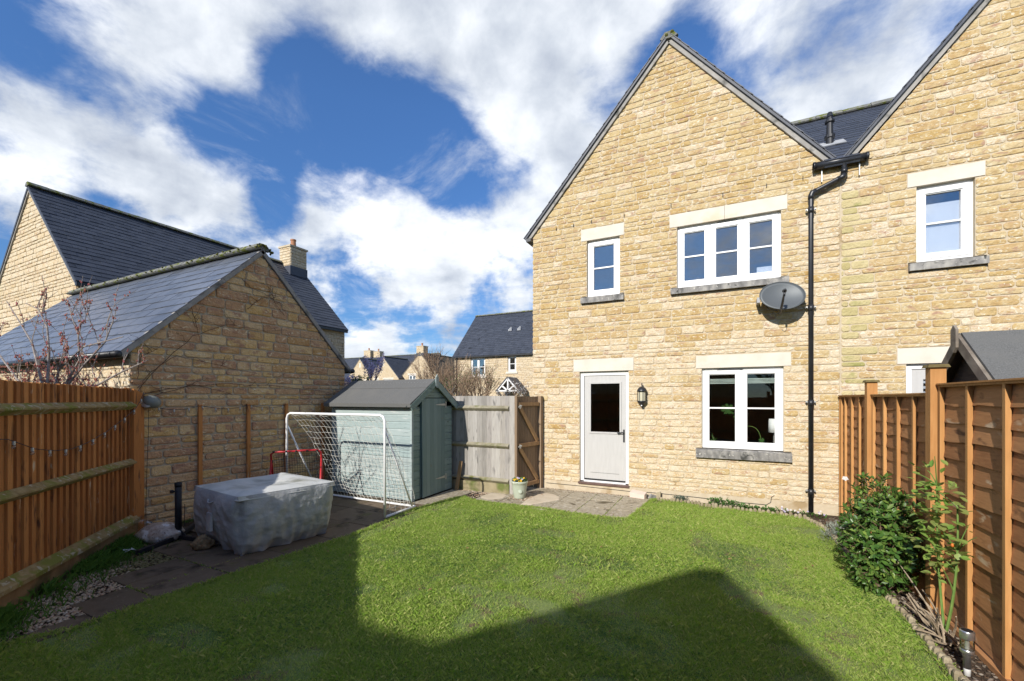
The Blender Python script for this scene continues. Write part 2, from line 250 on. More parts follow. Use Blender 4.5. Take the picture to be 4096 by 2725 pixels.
M['white_petal'] = leafmat('white_blossom', [(.6, .58, .54), (.75, .73, .7)], scale=6, rough=.8, trans=.3)
M['yellow_petal'] = leafmat('yellow_petal', [(.75, .42, .02), (.8, .55, .04)], scale=30, rough=.7, trans=.3)
M['pot'] = mat('sage_glazed_pot', [(.36, .40, .31), (.42, .46, .36)], scale=6, rough=.35, spec=.5, spots=[((.55, .55, .48), 12, .63, .7)])
M['brick_pale'] = mat('pale_plastic_box', [(.55, .44, .36), (.62, .5, .42)], scale=8, rough=.7)
M['lamp_glass'] = mat('frosted_lantern_glass', [(.50, .47, .33), (.58, .54, .4)], rough=.3, spec=.5)
M['lamp_grey'] = mat('grey_lamp_housing', [(.16, .17, .15), (.22, .23, .2)], rough=.4, scale=4)
M['blind'] = mat('white_blind', [(.80, .81, .83), (.85, .86, .87)], scale=4, rough=.8, stretch=(6, 6, 1))
M['blind_green'] = mat('pale_green_blind', [(.3, .36, .33), (.4, .46, .42)], rough=.7)
M['monstera'] = leafmat('monstera_leaf', [(.03, .085, .018), (.05, .13, .03)], scale=8, rough=.4, trans=.2)
M['terracotta'] = mat('terracotta', [(.33, .15, .08), (.42, .21, .12)], scale=8, rough=.85)
M['shed_roof2'] = M['felt']
M['brown_shed'] = mat('dark_shed_boards', [(.05, .037, .03), (.10, .075, .055)], scale=7, stretch=(1, 1, 6), rough=.9, bump=.3, bscale=20)
M['barge_grey'] = mat('weathered_bargeboard', [(.14, .115, .09), (.27, .235, .19)], scale=9, stretch=(1, 1, 1), rough=.9, bump=.3, bscale=30)
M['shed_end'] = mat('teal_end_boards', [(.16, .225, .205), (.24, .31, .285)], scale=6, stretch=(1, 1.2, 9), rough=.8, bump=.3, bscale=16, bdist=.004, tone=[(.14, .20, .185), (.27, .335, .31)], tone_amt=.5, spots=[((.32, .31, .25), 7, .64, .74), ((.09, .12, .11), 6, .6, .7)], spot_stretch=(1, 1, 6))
M['rail_grey'] = mat('grey_mossy_rail', [(.20, .18, .12), (.33, .30, .22)], scale=9, rough=.95, bump=.3, bscale=30, spots=[((.13, .135, .035), 5, .54, .68)])
M['gravel_grey'] = mat('stained_gravel_board', [(.20, .165, .09), (.34, .29, .18)], scale=5, rough=.95, bump=.3, bscale=30, spots=[((.12, .14, .04), 3, .5, .62)])
M['silver_dark'] = leafmat('dark_silver_foliage', [(.06, .09, .06), (.13, .17, .13)], scale=9, rough=.8, trans=.15)
M['rose_wood'] = mat('pale_rose_wood', [(.22, .17, .11), (.40, .32, .23)], scale=30, rough=.9, bump=.4, bscale=80)
M['hip'] = mat('rose_hip', [(.5, .12, .02), (.6, .2, .04)], rough=.4)
M['climber'] = mat('dark_climber_stem', [(.05, .028, .018), (.11, .06, .04)], scale=30, rough=.9)
M['clover'] = leafmat('clover_leaf', [(.07, .15, .03), (.12, .22, .05)], scale=12, rough=.6, trans=.3)
M['dead_leaf'] = mat('dead_leaf', [(.22, .11, .05), (.34, .2, .11)], scale=20, rough=.9)
M['render'] = mat('house_brick_far', [(.42, .33, .20), (.52, .42, .27)], scale=6, rough=.9)
M['lead'] = mat('lead_flashing', [(.30, .31, .32), (.42, .43, .44)], scale=8, rough=.6)

# ------------------------------------------------------------------ helpers
class Fr:
    """a flat frame: origin O, direction U along it, V up it, N out of it"""
    def __init__(s, O, U, V=(0, 0, 1)):
        s.O = Vector(O); s.U = Vector(U).normalized(); s.V = Vector(V).normalized(); s.N = s.U.cross(s.V)
    def __call__(s, u, v, n=0): return s.O + s.U * u + s.V * v + s.N * n
class Mb:
    def __init__(s): s.v = []; s.f = []; s.t = []
    def add(s, vs, fs, tone=None):
        o = len(s.v); s.v += [tuple(q) for q in vs]; s.f += [tuple(i + o for i in f) for f in fs]
        s.t += [tone if tone is not None else 0.0] * len(fs); return s
    def hexa(s, p, tone=None):    # p[0..3] bottom ring ccw from above, p[4..7] top ring
        return s.add(p, [(3, 2, 1, 0), (4, 5, 6, 7), (0, 1, 5, 4), (1, 2, 6, 5), (2, 3, 7, 6), (3, 0, 4, 7)], tone)
    def box(s, x0, x1, y0, y1, z0, z1, tone=None):
        return s.hexa([(x0, y0, z0), (x1, y0, z0), (x1, y1, z0), (x0, y1, z0), (x0, y0, z1), (x1, y0, z1), (x1, y1, z1), (x0, y1, z1)], tone)
    def fbox(s, F, u0, u1, v0, v1, n0, n1, tone=None):
        return s.hexa([F(u0, v0, n1), F(u1, v0, n1), F(u1, v0, n0), F(u0, v0, n0), F(u0, v1, n1), F(u1, v1, n1), F(u1, v1, n0), F(u0, v1, n0)], tone)
    def bar(s, a, b, w, h, up=(0, 0, 1), tone=None):
        a = Vector(a); b = Vector(b); d = (b - a).normalized(); up = Vector(up)
        x = d.cross(up).normalized(); y = x.cross(d).normalized(); x *= w / 2; y *= h / 2
        return s.hexa([a - x - y, a + x - y, b + x - y, b - x - y, a - x + y, a + x + y, b + x + y, b - x + y], tone)
    def tube(s, pts, r, n=6, tone=None, cap=True):
        pts = [Vector(p) for p in pts]; rs = r if isinstance(r, (list, tuple)) else [r] * len(pts)
        vs = []; fs = []; prev = None
        for i, p in enumerate(pts):
            d = (pts[min(i + 1, len(pts) - 1)] - pts[max(i - 1, 0)]).normalized()
            if prev is None:
                a = Vector((0, 0, 1)) if abs(d.z) < .9 else Vector((1, 0, 0)); x = d.cross(a).normalized()
            else: x = (prev - d * prev.dot(d)).normalized()
            prev = x; y = d.cross(x)
            vs += [p + (x * math.cos(2 * math.pi * k / n) + y * math.sin(2 * math.pi * k / n)) * rs[i] for k in range(n)]
        for i in range(len(pts) - 1):
            for k in range(n): k2 = (k + 1) % n; fs.append((i * n + k, i * n + k2, (i + 1) * n + k2, (i + 1) * n + k))
        if cap: fs.append(tuple(range(n - 1, -1, -1))); fs.append(tuple((len(pts) - 1) * n + k for k in range(n)))
        return s.add(vs, fs, tone)
    def lathe(s, prof, c, n=20, ax='z', tone=None):
        vs = []; fs = []; m = len(prof); c = Vector(c)
        for r, z in prof:
            for k in range(n):
                a = 2 * math.pi * k / n; q = Vector((r * math.cos(a), r * math.sin(a), z))
                if isinstance(ax, Matrix): q = ax @ q
                vs.append(c + q)
        for i in range(m - 1):
            for k in range(n): k2 = (k + 1) % n; fs.append((i * n + k, i * n + k2, (i + 1) * n + k2, (i + 1) * n + k))
        fs.append(tuple(range(n - 1, -1, -1))); fs.append(tuple((m - 1) * n + k for k in range(n)))
        return s.add(vs, fs, tone)
    def prism(s, F, poly, n0, n1, tone=None):
        m = len(poly); vs = [F(u, v, n1) for u, v in poly] + [F(u, v, n0) for u, v in poly]
        fs = [tuple(range(m)), tuple(range(2 * m - 1, m - 1, -1))] + [(i, m + i, m + (i + 1) % m, (i + 1) % m) for i in range(m)]
        return s.add(vs, fs, tone)
    def make(s, name, m, parent=None, smooth=False, base=None, kind=None):
        me = bpy.data.meshes.new(name); b = Vector(base) if base is not None else (root_base(parent) if parent else Vector((0, 0, 0)))
        me.from_pydata([(x - b.x, y - b.y, z - b.z) for x, y, z in s.v], [], s.f)
        if any(s.t):
            at = me.attributes.new('tone', 'FLOAT', 'FACE'); at.data.foreach_set('value', s.t)
        me.materials.append(M[m]); 
        if smooth: me.polygons.foreach_set('use_smooth', [True] * len(me.polygons))
        me.update()
        o = bpy.data.objects.new(name, me); col.objects.link(o)
        if parent: o.parent = parent
        elif base is not None: o.location = b
        if kind: o['kind'] = kind
        return o
def root_base(o):
    while o.parent: o = o.parent
    return Vector(o.location)
def thing(name, label, cat, loc, group=None):
    o = bpy.data.objects.new(name, None); col.objects.link(o); o.location = loc; o.empty_display_size = .2
    o['label'] = label; o['category'] = cat
    if group: o['group'] = group
    return o
def tag(o, label, cat, group=None):
    o['label'] = label; o['category'] = cat
    if group: o['group'] = group
    return o
def cen(mb):
    a = np.array(mb.v); return Vector(a.mean(0))
def pieces(name, lst, m, parent, limit=300, rest=None, smooth=False):
    """lst of Mb, one per piece: the nearest become objects, the others one joined part"""
    lst = sorted(lst, key=lambda p: (cen(p) - EYE).length)
    for p in lst[:limit]: p.t = [0.0] * len(p.f); p.make(name, getattr(p, 'm', m), parent, smooth)
    if len(lst) > limit:
        J = Mb(); names = [m]; idx = []
        for p in lst[limit:]:
            q = getattr(p, 'm', m)
            if q not in names: names.append(q)
            J.add(p.v, p.f, rnd.random() * .98 + .01); idx += [names.index(q)] * len(p.f)
        o = J.make(rest or name + '_facing', m, parent, smooth, kind='stuff')
        for q in names[1:]: o.data.materials.append(M[q])
        o.data.polygons.foreach_set('material_index', idx)
def clip(poly, a, b):     # keep the left of a->b
    out = []; n = len(poly)
    def side(p): return (b[0] - a[0]) * (p[1] - a[1]) - (b[1] - a[1]) * (p[0] - a[0])
    for i in range(n):
        p, q = poly[i], poly[(i + 1) % n]; sp, sq = side(p), side(q)
        if sp >= 0: out.append(p)
        if sp * sq < 0: t = sp / (sp - sq); out.append((p[0] + (q[0] - p[0]) * t, p[1] + (q[1] - p[1]) * t))
    return out
def area(p): return .5 * sum(p[i][0] * p[(i + 1) % len(p)][1] - p[(i + 1) % len(p)][0] * p[i][1] for i in range(len(p)))
def stone(F, poly, depth, rough=1.0):
    """one rock-faced block: rounded worn corners, an uneven proud face"""
    n = len(poly); cx = sum(p[0] for p in poly) / n; cy = sum(p[1] for p in poly) / n
    out = []
    for i in range(n):
        p = poly[i]; a = poly[i - 1]; b = poly[(i + 1) % n]
        la = math.dist(p, a); lb = math.dist(p, b); c = rnd.uniform(.012, .026)
        if la > 1e-4: ta = min(.4, c / la); out.append((p[0] + (a[0] - p[0]) * ta, p[1] + (a[1] - p[1]) * ta))
        if lb > 1e-4: tb = min(.4, c / lb); out.append((p[0] + (b[0] - p[0]) * tb, p[1] + (b[1] - p[1]) * tb))
        if lb > .2: t = rnd.uniform(.35, .65); j = rnd.uniform(-.004, .002) * rough; q = (p[0] + (b[0] - p[0]) * t, p[1] + (b[1] - p[1]) * t); out.append((q[0], q[1] + (j if q[1] > cy else -j)))
    m = len(out)
    def ins(p, d):
        dx, dy = cx - p[0], cy - p[1]; L = math.hypot(dx, dy) + 1e-6
        w = 1.0 if abs(dy) < 1e-6 else 1.0
        return (p[0] + (d if dx > 0 else -d) * min(1, abs(dx) / .03) * w, p[1] + (d if dy > 0 else -d) * min(1, abs(dy) / .012))
    vs = [F(p[0], p[1], -.004) for p in out]
    vs += [F(*ins(p, .001), depth * rnd.uniform(.5, .75)) for p in out]
    vs += [F(*ins(p, rnd.uniform(.007, .014)), depth * rnd.uniform(.8, 1.2)) for p in out]
    vs += [F(cx + rnd.uniform(-.03, .03), cy + rnd.uniform(-.012, .012), depth * rnd.uniform(.95, 1.35))]
    fs = []
    for r in (0, 1):
        for i in range(m): j = (i + 1) % m; fs.append((r * m + i, r * m + j, (r + 1) * m + j, (r + 1) * m + i))
    for i in range(m): fs.append((2 * m + i, 2 * m + (i + 1) % m, 3 * m))
    mb = Mb(); mb.add(vs, fs); return mb
def course_stones(F, poly, holes, hr=(.07, .135), wr=(.16, .42), depth=.0105, joint=.012, ubreaks=()):
    """lay random-height courses of stones inside the convex poly (ccw), round the holes (u0,u1,v0,v1)"""
    res = []; u0 = min(p[0] for p in poly); u1 = max(p[0] for p in poly); v = min(p[1] for p in poly); vt = max(p[1] for p in poly)
    while v < vt:
        h = rnd.uniform(*hr) if rnd.random() < .6 else rnd.choice((hr[0], (hr[0] + hr[1]) / 2, hr[1])) * rnd.uniform(.95, 1.05); v2 = v + h
        lo, hi = u0, u1
        cuts = sorted(set([lo, hi] + [x for h_ in holes for x in h_[:2] if lo < x < hi] + [x for x in ubreaks]))
        # merge neighbouring spans that have the same free height
        spans = []
        for a, b in zip(cuts, cuts[1:]):
            mid = (a + b) / 2; free = [(v, v2)]
            for q in holes:
                if q[0] < mid < q[1]:
                    nf = []
                    for x, y in free:
                        if q[3] <= x or q[2] >= y: nf.append((x, y)); continue
                        if q[2] > x: nf.append((x, q[2]))
                        if q[3] < y: nf.append((q[3], y))
                    free = nf
            if spans and spans[-1][2] == free and a not in ubreaks: spans[-1][1] = b
            else: spans.append([a, b, free])
        for a, b, free in spans:
            for x, y in free:
                if y - x < .03: continue
                u = a - (rnd.uniform(0, .15) if a == lo else 0)
                while u < b - .001:
                    w_ = rnd.uniform(*wr) * (1.15 if h > .11 else .95)
                    if b - (u + w_) < .12: w_ = b - u
                    q0, q1 = max(u, a), min(u + w_, b); u += w_
                    if q1 - q0 < .03: continue
                    j = joint / 2; sq = rnd.uniform(-.004, .004)
                    P = [(q0 + j, x + j), (q1 - j, x + j + sq * .5), (q1 - j, y - j + sq), (q0 + j, y - j)]
                    for i in range(len(poly)):
                        P = clip(P, poly[i], poly[(i + 1) % len(poly)])
                        if len(P) < 3: break
                    if len(P) < 3 or area(P) < .0012: continue
                    Q = [P[i] for i in range(len(P)) if math.dist(P[i], P[i - 1]) > .004]
                    if len(Q) >= 3: res.append(stone(F, Q, depth * rnd.uniform(.7, 1.3)))
        v = v2
    return res
def wall_mesh(F, poly, holes, thick=.10, front=0.0):
    mb = Mb(); us = sorted(set([p[0] for p in poly] + [x for h in holes for x in h[:2]]))
    def span(u):
        zs = []
        for i in range(len(poly)):
            a, b = poly[i], poly[(i + 1) % len(poly)]
            if abs(a[0] - b[0]) < 1e-9: continue
            if min(a[0], b[0]) - 1e-9 <= u <= max(a[0], b[0]) + 1e-9: zs.append(a[1] + (b[1] - a[1]) * (u - a[0]) / (b[0] - a[0]))
        return (min(zs), max(zs))
    for a, b in zip(us, us[1:]):
        if b - a < 1e-4: continue
        la, ha = span(a); lb, hb = span(b); mid = (a + b) / 2
        segs = [((la, lb), (ha, hb))]
        for h in sorted([h for h in holes if h[0] < mid < h[1]], key=lambda h: h[2]):
            lo, hi = segs.pop(); 
            if h[2] > min(lo) + .001: segs.append((lo, (h[2], h[2])))
            segs.append(((h[3], h[3]), hi))
        for lo, hi in segs:
            if hi[0] - lo[0] < 1e-4 and hi[1] - lo[1] < 1e-4: continue
            mb.hexa([F(a, lo[0], front), F(b, lo[1], front), F(b, lo[1], front - thick), F(a, lo[0], front - thick), F(a, hi[0], front), F(b, hi[1], front), F(b, hi[1], front - thick), F(a, hi[0], front - thick)])
    return mb
def slates(F, u0, u1, v0, v1, ex=.2, wd=.3, th=.008, jit=.004, lap=.06):
    """courses of slates up the slope v0..v1, tails proud of the course below"""
    res = []; v = v0; k = 0
    while v < v1 - .02:
        u = u0 - (wd / 2 if k % 2 else 0)
        top = min(v + ex + lap, v1)
        while u < u1:
            a, b = max(u, u0), min(u + wd, u1); u += wd
            if b - a < .02: continue
            a += .0025; b -= .0025; j = rnd.uniform(-jit, jit); t = th * rnd.uniform(.9, 1.25)
            mb = Mb(); mb.hexa([F(a, v + j, t * 2.1), F(b, v + j, t * 2.1), F(b, v + j, t * 1.0), F(a, v + j, t * 1.0), F(a, top, t * .9), F(b, top, t * .9), F(b, top, 0), F(a, top, 0)])
            res.append(mb)
        v += ex; k += 1
    return res
def ridge_tiles(name, parent, a, b, ln=.45, w=.14, h=.09, m='ridge', yaw=None):
    a = Vector(a); b = Vector(b); d = (b - a); n = max(1, round(d.length / ln)); d.normalize(); x = d.cross(Vector((0, 0, 1))).normalized()
    for i in range(n):
        p = a + (b - a) * (i / n) + d * .006; q = a + (b - a) * ((i + 1) / n) - d * .006; mb = Mb()
        up = Vector((0, 0, 1)) * rnd.uniform(-.004, .006)
        ring = lambda c: [c - x * w, c - x * w * .45 + Vector((0, 0, h)) + up, c + x * w * .45 + Vector((0, 0, h)) + up, c + x * w, c + x * (w - .02) - Vector((0, 0, .02)), c - x * (w - .02) - Vector((0, 0, .02))]
        r0, r1 = ring(p), ring(q); m_ = 6
        mb.add(r0 + r1, [(i_, (i_ + 1) % m_, m_ + (i_ + 1) % m_, m_ + i_) for i_ in range(m_)] + [tuple(range(5, -1, -1)), tuple(range(6, 12))])
        mb.make(name, m, parent)
def window(parent, F, u0, u1, v0, v1, lights, gl='glass_up', depth=.055, fw=.05, sw=.05, bars=1, bt=.024, simple=False, name='window'):
    """outer frame with one sash, pane and glazing bar per light; front face `depth` behind the wall"""
    d = -depth; f = Mb(); t = .06
    f.fbox(F, u0, u1, v0, v0 + fw, d - t, d); f.fbox(F, u0, u1, v1 - fw, v1, d - t, d)
    f.fbox(F, u0, u0 + fw, v0 + fw, v1 - fw, d - t, d); f.fbox(F, u1 - fw, u1, v0 + fw, v1 - fw, d - t, d)
    if not simple:
        f.fbox(F, u0 + .01, u1 - .01, v0 - .001, v0 + .022, d, d + .022)
    n = lights; W = (u1 - u0 - 2 * fw); mw = .05; lw = (W - mw * (n - 1)) / n
    for i in range(1, n): a = u0 + fw + i * lw + (i - 1) * mw; f.fbox(F, a, a + mw, v0 + fw, v1 - fw, d - t, d)
    fo = f.make(name, 'upvc', parent)
    for i in range(n):
        a = u0 + fw + i * (lw + mw); b = a + lw; c0, c1 = v0 + fw, v1 - fw
        s = Mb(); e = .012; dd = d + .012
        s.fbox(F, a - e, b + e, c0 - e, c0 + sw, d - .04, dd); s.fbox(F, a - e, b + e, c1 - sw, c1 + e, d - .04, dd)
        s.fbox(F, a - e, a + sw, c0 + sw, c1 - sw, d - .04, dd); s.fbox(F, b - sw, b + e, c0 + sw, c1 - sw, d - .04, dd)
        # inner glazing bead, a step back
        for q in ((a + sw, b - sw, c0 + sw, c0 + sw + .012), (a + sw, b - sw, c1 - sw - .012, c1 - sw), (a + sw, a + sw + .012, c0 + sw + .012, c1 - sw - .012), (b - sw - .012, b - sw, c0 + sw + .012, c1 - sw - .012)):
            s.fbox(F, *q, d - .035, d - .002)
        s.make('sash', 'upvc', fo)
        p = Mb(); p.fbox(F, a + sw - .005, b - sw + .005, c0 + sw - .005, c1 - sw + .005, d - .031, d - .026); p.make('pane', gl, fo)
        for k in range(bars):
            z = c0 + (c1 - c0) * (k + 1) / (bars + 1); g = Mb(); g.fbox(F, a + sw + .012, b - sw - .012, z - bt / 2, z + bt / 2, d - .024, d - .006); g.make('glazing_bar', 'upvc', fo)
    return fo
def lintel(parent, F, u0, u1, v0, v1, n=.012, split=None):
    for a, b in ([(u0, u1)] if not split else [(u0, split - .002), (split + .002, u1)]):
        mb = Mb(); c = .004
        mb.hexa([F(a, v0, n), F(b, v0, n), F(b, v0, -.09), F(a, v0, -.09), F(a, v1, n), F(b, v1, n), F(b, v1, -.09), F(a, v1, -.09)]); mb.make('lintel', 'lintel', parent)
def sill(parent, F, u0, u1, v0, v1, proj=.07):
    mb = Mb(); m = (v1 - .025)
    vs = [F(u0, v0, proj), F(u1, v0, proj), F(u1, v0, -.09), F(u0, v0, -.09), F(u0, m, proj), F(u1, m, proj), F(u1, v1, -.09), F(u0, v1, -.09)]
    mb.hexa(vs); return mb.make('sill', 'sill', parent)
def bez(a, b, c, n=8):
    a, b, c = Vector(a), Vector(b), Vector(c); return [a * (1 - t) ** 2 + b * 2 * t * (1 - t) + c * t * t for t in [i / n for i in range(n + 1)]]
def inpoly(P, poly):
    x, y = P[:, 0], P[:, 1]; ins = np.zeros(len(P), bool); n = len(poly)
    for i in range(n):
        x0, y0 = poly[i]; x1, y1 = poly[(i + 1) % n]
        c = ((y0 > y) != (y1 > y)); xi = (x1 - x0) * (y - y0) / ((y1 - y0) + 1e-12) + x0
        ins ^= c & (x < xi)
    return ins
def np_mesh(name, V, Fc, m, kind='stuff', tone=None, parent=None, smooth=False):
    """V (n,3) float, Fc (k,3) int triangles"""
    me = bpy.data.meshes.new(name); me.vertices.add(len(V)); me.vertices.foreach_set('co', V.astype(np.float32).ravel())
    me.loops.add(Fc.size); me.loops.foreach_set('vertex_index', Fc.astype(np.int32).ravel())
    me.polygons.add(len(Fc)); me.polygons.foreach_set('loop_start', np.arange(0, Fc.size, 3, dtype=np.int32)); me.polygons.foreach_set('loop_total', np.full(len(Fc), 3, np.int32))
    if tone is not None: at = me.attributes.new('tone', 'FLOAT', 'FACE'); at.data.foreach_set('value', tone.astype(np.float32))
    if smooth: me.polygons.foreach_set('use_smooth', np.ones(len(Fc), bool))
    me.materials.append(M[m]); me.update(calc_edges=True); me.validate()
    o = bpy.data.objects.new(name, me); col.objects.link(o)
    if kind: o['kind'] = kind
    if parent: o.parent = parent
    return o
rg = np.random.default_rng(5)
def blades(name, pts, h, wd, m, bend=.5, label=None, parent=None):
    """two-triangle bent blades at pts (n,3); h, wd arrays"""
    n = len(pts); a = rg.uniform(0, 2 * np.pi, n); b = rg.uniform(0, 2 * np.pi, n); ln = rg.uniform(.1, 1, n) * bend * h
    ux, uy = np.cos(a) * wd / 2, np.sin(a) * wd / 2; dx, dy = np.cos(b) * ln, np.sin(b) * ln
    V = np.zeros((n, 4, 3))
    V[:, 0] = pts + np.c_[-ux, -uy, np.zeros(n)]; V[:, 1] = pts + np.c_[ux, uy, np.zeros(n)]
    V[:, 2] = pts + np.c_[ux * .8 + dx * .35, uy * .8 + dy * .35, h * .6]; V[:, 3] = pts + np.c_[dx, dy, h * rg.uniform(.75, 1, n)]
    i = np.arange(n)[:, None] * 4
    Fc = np.concatenate([i + [0, 1, 2], i + [0, 2, 3]], 0); t = rg.uniform(0, 1, n)
    return np_mesh(name, V.reshape(-1, 3), Fc, m, tone=np.concatenate([t, t]), parent=parent)
ICO = None
def pebbles(name, pts, r, m, flat=.6, parent=None, z=True):
    global ICO
    if ICO is None:
        bm = bmesh.new(); bmesh.ops.create_icosphere(bm, subdivisions=1, radius=1); ICO = (np.array([v.co[:] for v in bm.verts]), np.array([[v.index for v in f.verts] for f in bm.faces])); bm.free()
    B, T = ICO; n = len(pts); k = len(B)
    S = np.c_[rg.uniform(.7, 1.3, n), rg.uniform(.6, 1.0, n), rg.uniform(.7, 1.1, n) * flat] * r[:, None]
    V = B[None] * S[:, None] * rg.uniform(.8, 1.15, (n, k, 1)); a = rg.uniform(0, 6.28, n)
    tx = rg.uniform(-.4, .4, n)[:, None]; V[:, :, 2] += V[:, :, 0] * tx
    x = V[:, :, 0] * np.cos(a)[:, None] - V[:, :, 1] * np.sin(a)[:, None]; y = V[:, :, 0] * np.sin(a)[:, None] + V[:, :, 1] * np.cos(a)[:, None]
    V[:, :, 0], V[:, :, 1] = x, y; V += pts[:, None]
    Fc = (T[None] + (np.arange(n) * k)[:, None, None]).reshape(-1, 3)
    return np_mesh(name, V.reshape(-1, 3), Fc, m, tone=np.repeat(rg.uniform(0, 1, n), len(T)), parent=parent)
def scatter(poly, dens, z=0):
    xs = [p[0] for p in poly]; ys = [p[1] for p in poly]; A = (max(xs) - min(xs)) * (max(ys) - min(ys)); n = int(A * dens)
    P = np.c_[rg.uniform(min(xs), max(xs), n), rg.uniform(min(ys), max(ys), n), np.full(n, z)]
    return P[inpoly(P, poly)]
# ================================================================== THE SETTING
def struct(o, name=None): o['kind'] = 'structure'; return o
g = Mb(); g.add([(-400, -300, -.05), (400, -300, -.05), (400, 600, -.05), (-400, 600, -.05)], [(0, 1, 2, 3)]); struct(g.make('ground', 'earth'))
LAWN = [(-4.9, -3.6), (1.30, -3.6), (1.30, 3.6), (1.31, 4.27), (1.28, 5.07), (1.24, 6.2), (1.22, 6.95), (1.10, 7.38), (.82, 7.5), (.25, 7.54), (-.37, 7.63), (-1.06, 7.70), (-1.22, 6.24), (-1.62, 6.20), (-2.09, 6.21), (-2.54, 6.28), (-3.0, 6.25), (-3.49, 6.22), (-3.89, 6.26), (-4.10, 6.42), (-4.20, 6.2), (-4.26, 5.7), (-4.32, 5.2), (-4.25, 4.5), (-4.22, 3.9), (-4.29, 3.15), (-4.34, 2.48), (-4.38, 1.95), (-4.38, 1.45), (-4.60, 1.0)]
lawn = bpy.data.meshes.new('lawn'); bm = bmesh.new()
bm.faces.new([bm.verts.new((x, y, .004)) for x, y in LAWN]); bmesh.ops.triangulate(bm, faces=bm.faces); bm.to_mesh(lawn); bm.free(); lawn.materials.append(M['turf'])
lo = bpy.data.objects.new('lawn', lawn); col.objects.link(lo); struct(lo)
# paving: a bedding sheet with every slab its own piece
def slab(x0, x1, y0, y1, m, parent, z=.014, poly=None):
    P = [(x0 + .004, y0 + .004), (x1 - .004, y0 + .004), (x1 - .004, y1 - .004), (x0 + .004, y1 - .004)]
    if poly:
        for i in range(len(poly)): P = clip(P, poly[i], poly[(i + 1) % len(poly)])
        if len(P) < 3 or area(P) < .01: return
    dz = rnd.uniform(-.003, .003); tx, ty = rnd.uniform(-.004, .004), rnd.uniform(-.004, .004); cx, cy = (x0 + x1) / 2, (y0 + y1) / 2
    top = lambda p, e=0: (p[0], p[1], z + dz + tx * (p[0] - cx) + ty * (p[1] - cy) - e)
    ins = [(p[0] + (cx - p[0]) * .018, p[1] + (cy - p[1]) * .018) for p in P]; n = len(P)
    mb = Mb(); mb.add([(p[0], p[1], -.03) for p in P] + [top(p, .005) for p in P] + [top(p) for p in ins],
        [(i, (i + 1) % n, n + (i + 1) % n, n + i) for i in range(n)] + [(n + i, n + (i + 1) % n, 2 * n + (i + 1) % n, 2 * n + i) for i in range(n)] + [tuple(range(2 * n, 3 * n))])
    mb.make('slab', m, parent)
b = Mb(); b.add([(-6.9, .6, -.012), (-4.0, .6, -.012), (-4.0, 7.0, -.012), (-6.9, 7.0, -.012)], [(0, 1, 2, 3)]); patio = struct(b.make('patio', 'soil'))
KEEP = [(-6.89, .9), (-4.36, .9), (-4.36, 1.5), (-4.33, 2.5), (-4.27, 3.2), (-4.2, 4.0), (-4.2, 4.6), (-4.24, 5.1), (-4.24, 5.68), (-6.89, 5.68)]
KEEP = [(-6.89, .9), (-4.37, .9), (-4.23, 4.0), (-4.22, 5.68), (-6.89, 5.68)]
for y0, y1, xs in ((1.0, 1.58, -4.62), (1.58, 1.98, -4.93), (1.98, 2.58, -5.32), (2.58, 3.18, -5.95), (3.18, 3.78, -6.55), (3.78, 4.38, -6.88), (4.38, 4.98, -6.88), (4.98, 5.66, -6.88)):
    x = -4.4 + (.26 if y0 > 2 else 0)
    while x > xs + .02:
        x2 = max(x - .6, xs); slab(x2, x, y0, y1, 'slab_dark', patio, poly=KEEP); x = x2
for y0, y1 in ((5.66, 6.26), (6.26, 6.84)): slab(-4.66, -4.19, y0, y1, 'slab', patio)
b = Mb(); b.add([(-4.0, 6.2, -.010), (-1.12, 6.2, -.010), (-1.12, 7.86, -.010), (-4.0, 7.86, -.010)], [(0, 1, 2, 3)]); path = struct(b.make('path', 'soil'))
for i, x in enumerate((-1.13, -1.585, -2.04, -2.49, -2.94, -3.395)):
    for j in range(3):
        y1 = 7.72 - j * .5; P = [(-3.95, 6.24), (-1.245, 6.22), (-1.13, 7.72), (-3.95, 7.72)]
        slab(x - .455, x, y1 - .5, y1, 'slab', path, poly=P)
def patch(pts, z=.024):
    mb = Mb(); n = len(pts); c = (sum(p[0] for p in pts) / n, sum(p[1] for p in pts) / n)
    mb.add([(*p, z - .012) for p in pts] + [(c[0] + (p[0] - c[0]) * .93, c[1] + (p[1] - c[1]) * .93, z) for p in pts], [(i, (i + 1) % n, n + (i + 1) % n, n + i) for i in range(n)] + [tuple(range(n, 2 * n))])
    return mb.make('cement_patch', 'cement', path)
patch([(-2.81, 6.40), (-2.7, 6.60), (-2.59, 6.79), (-2.51, 6.95), (-2.56, 7.12), (-2.72, 7.28), (-2.89, 7.34), (-3.0, 7.15), (-3.0, 6.93), (-3.02, 6.68), (-2.97, 6.35)])
patch([(-3.48, 6.48), (-3.42, 6.62), (-3.46, 6.84), (-3.6, 6.93), (-3.82, 6.86), (-3.87, 6.62), (-3.8, 6.47), (-3.62, 6.40)], .02)
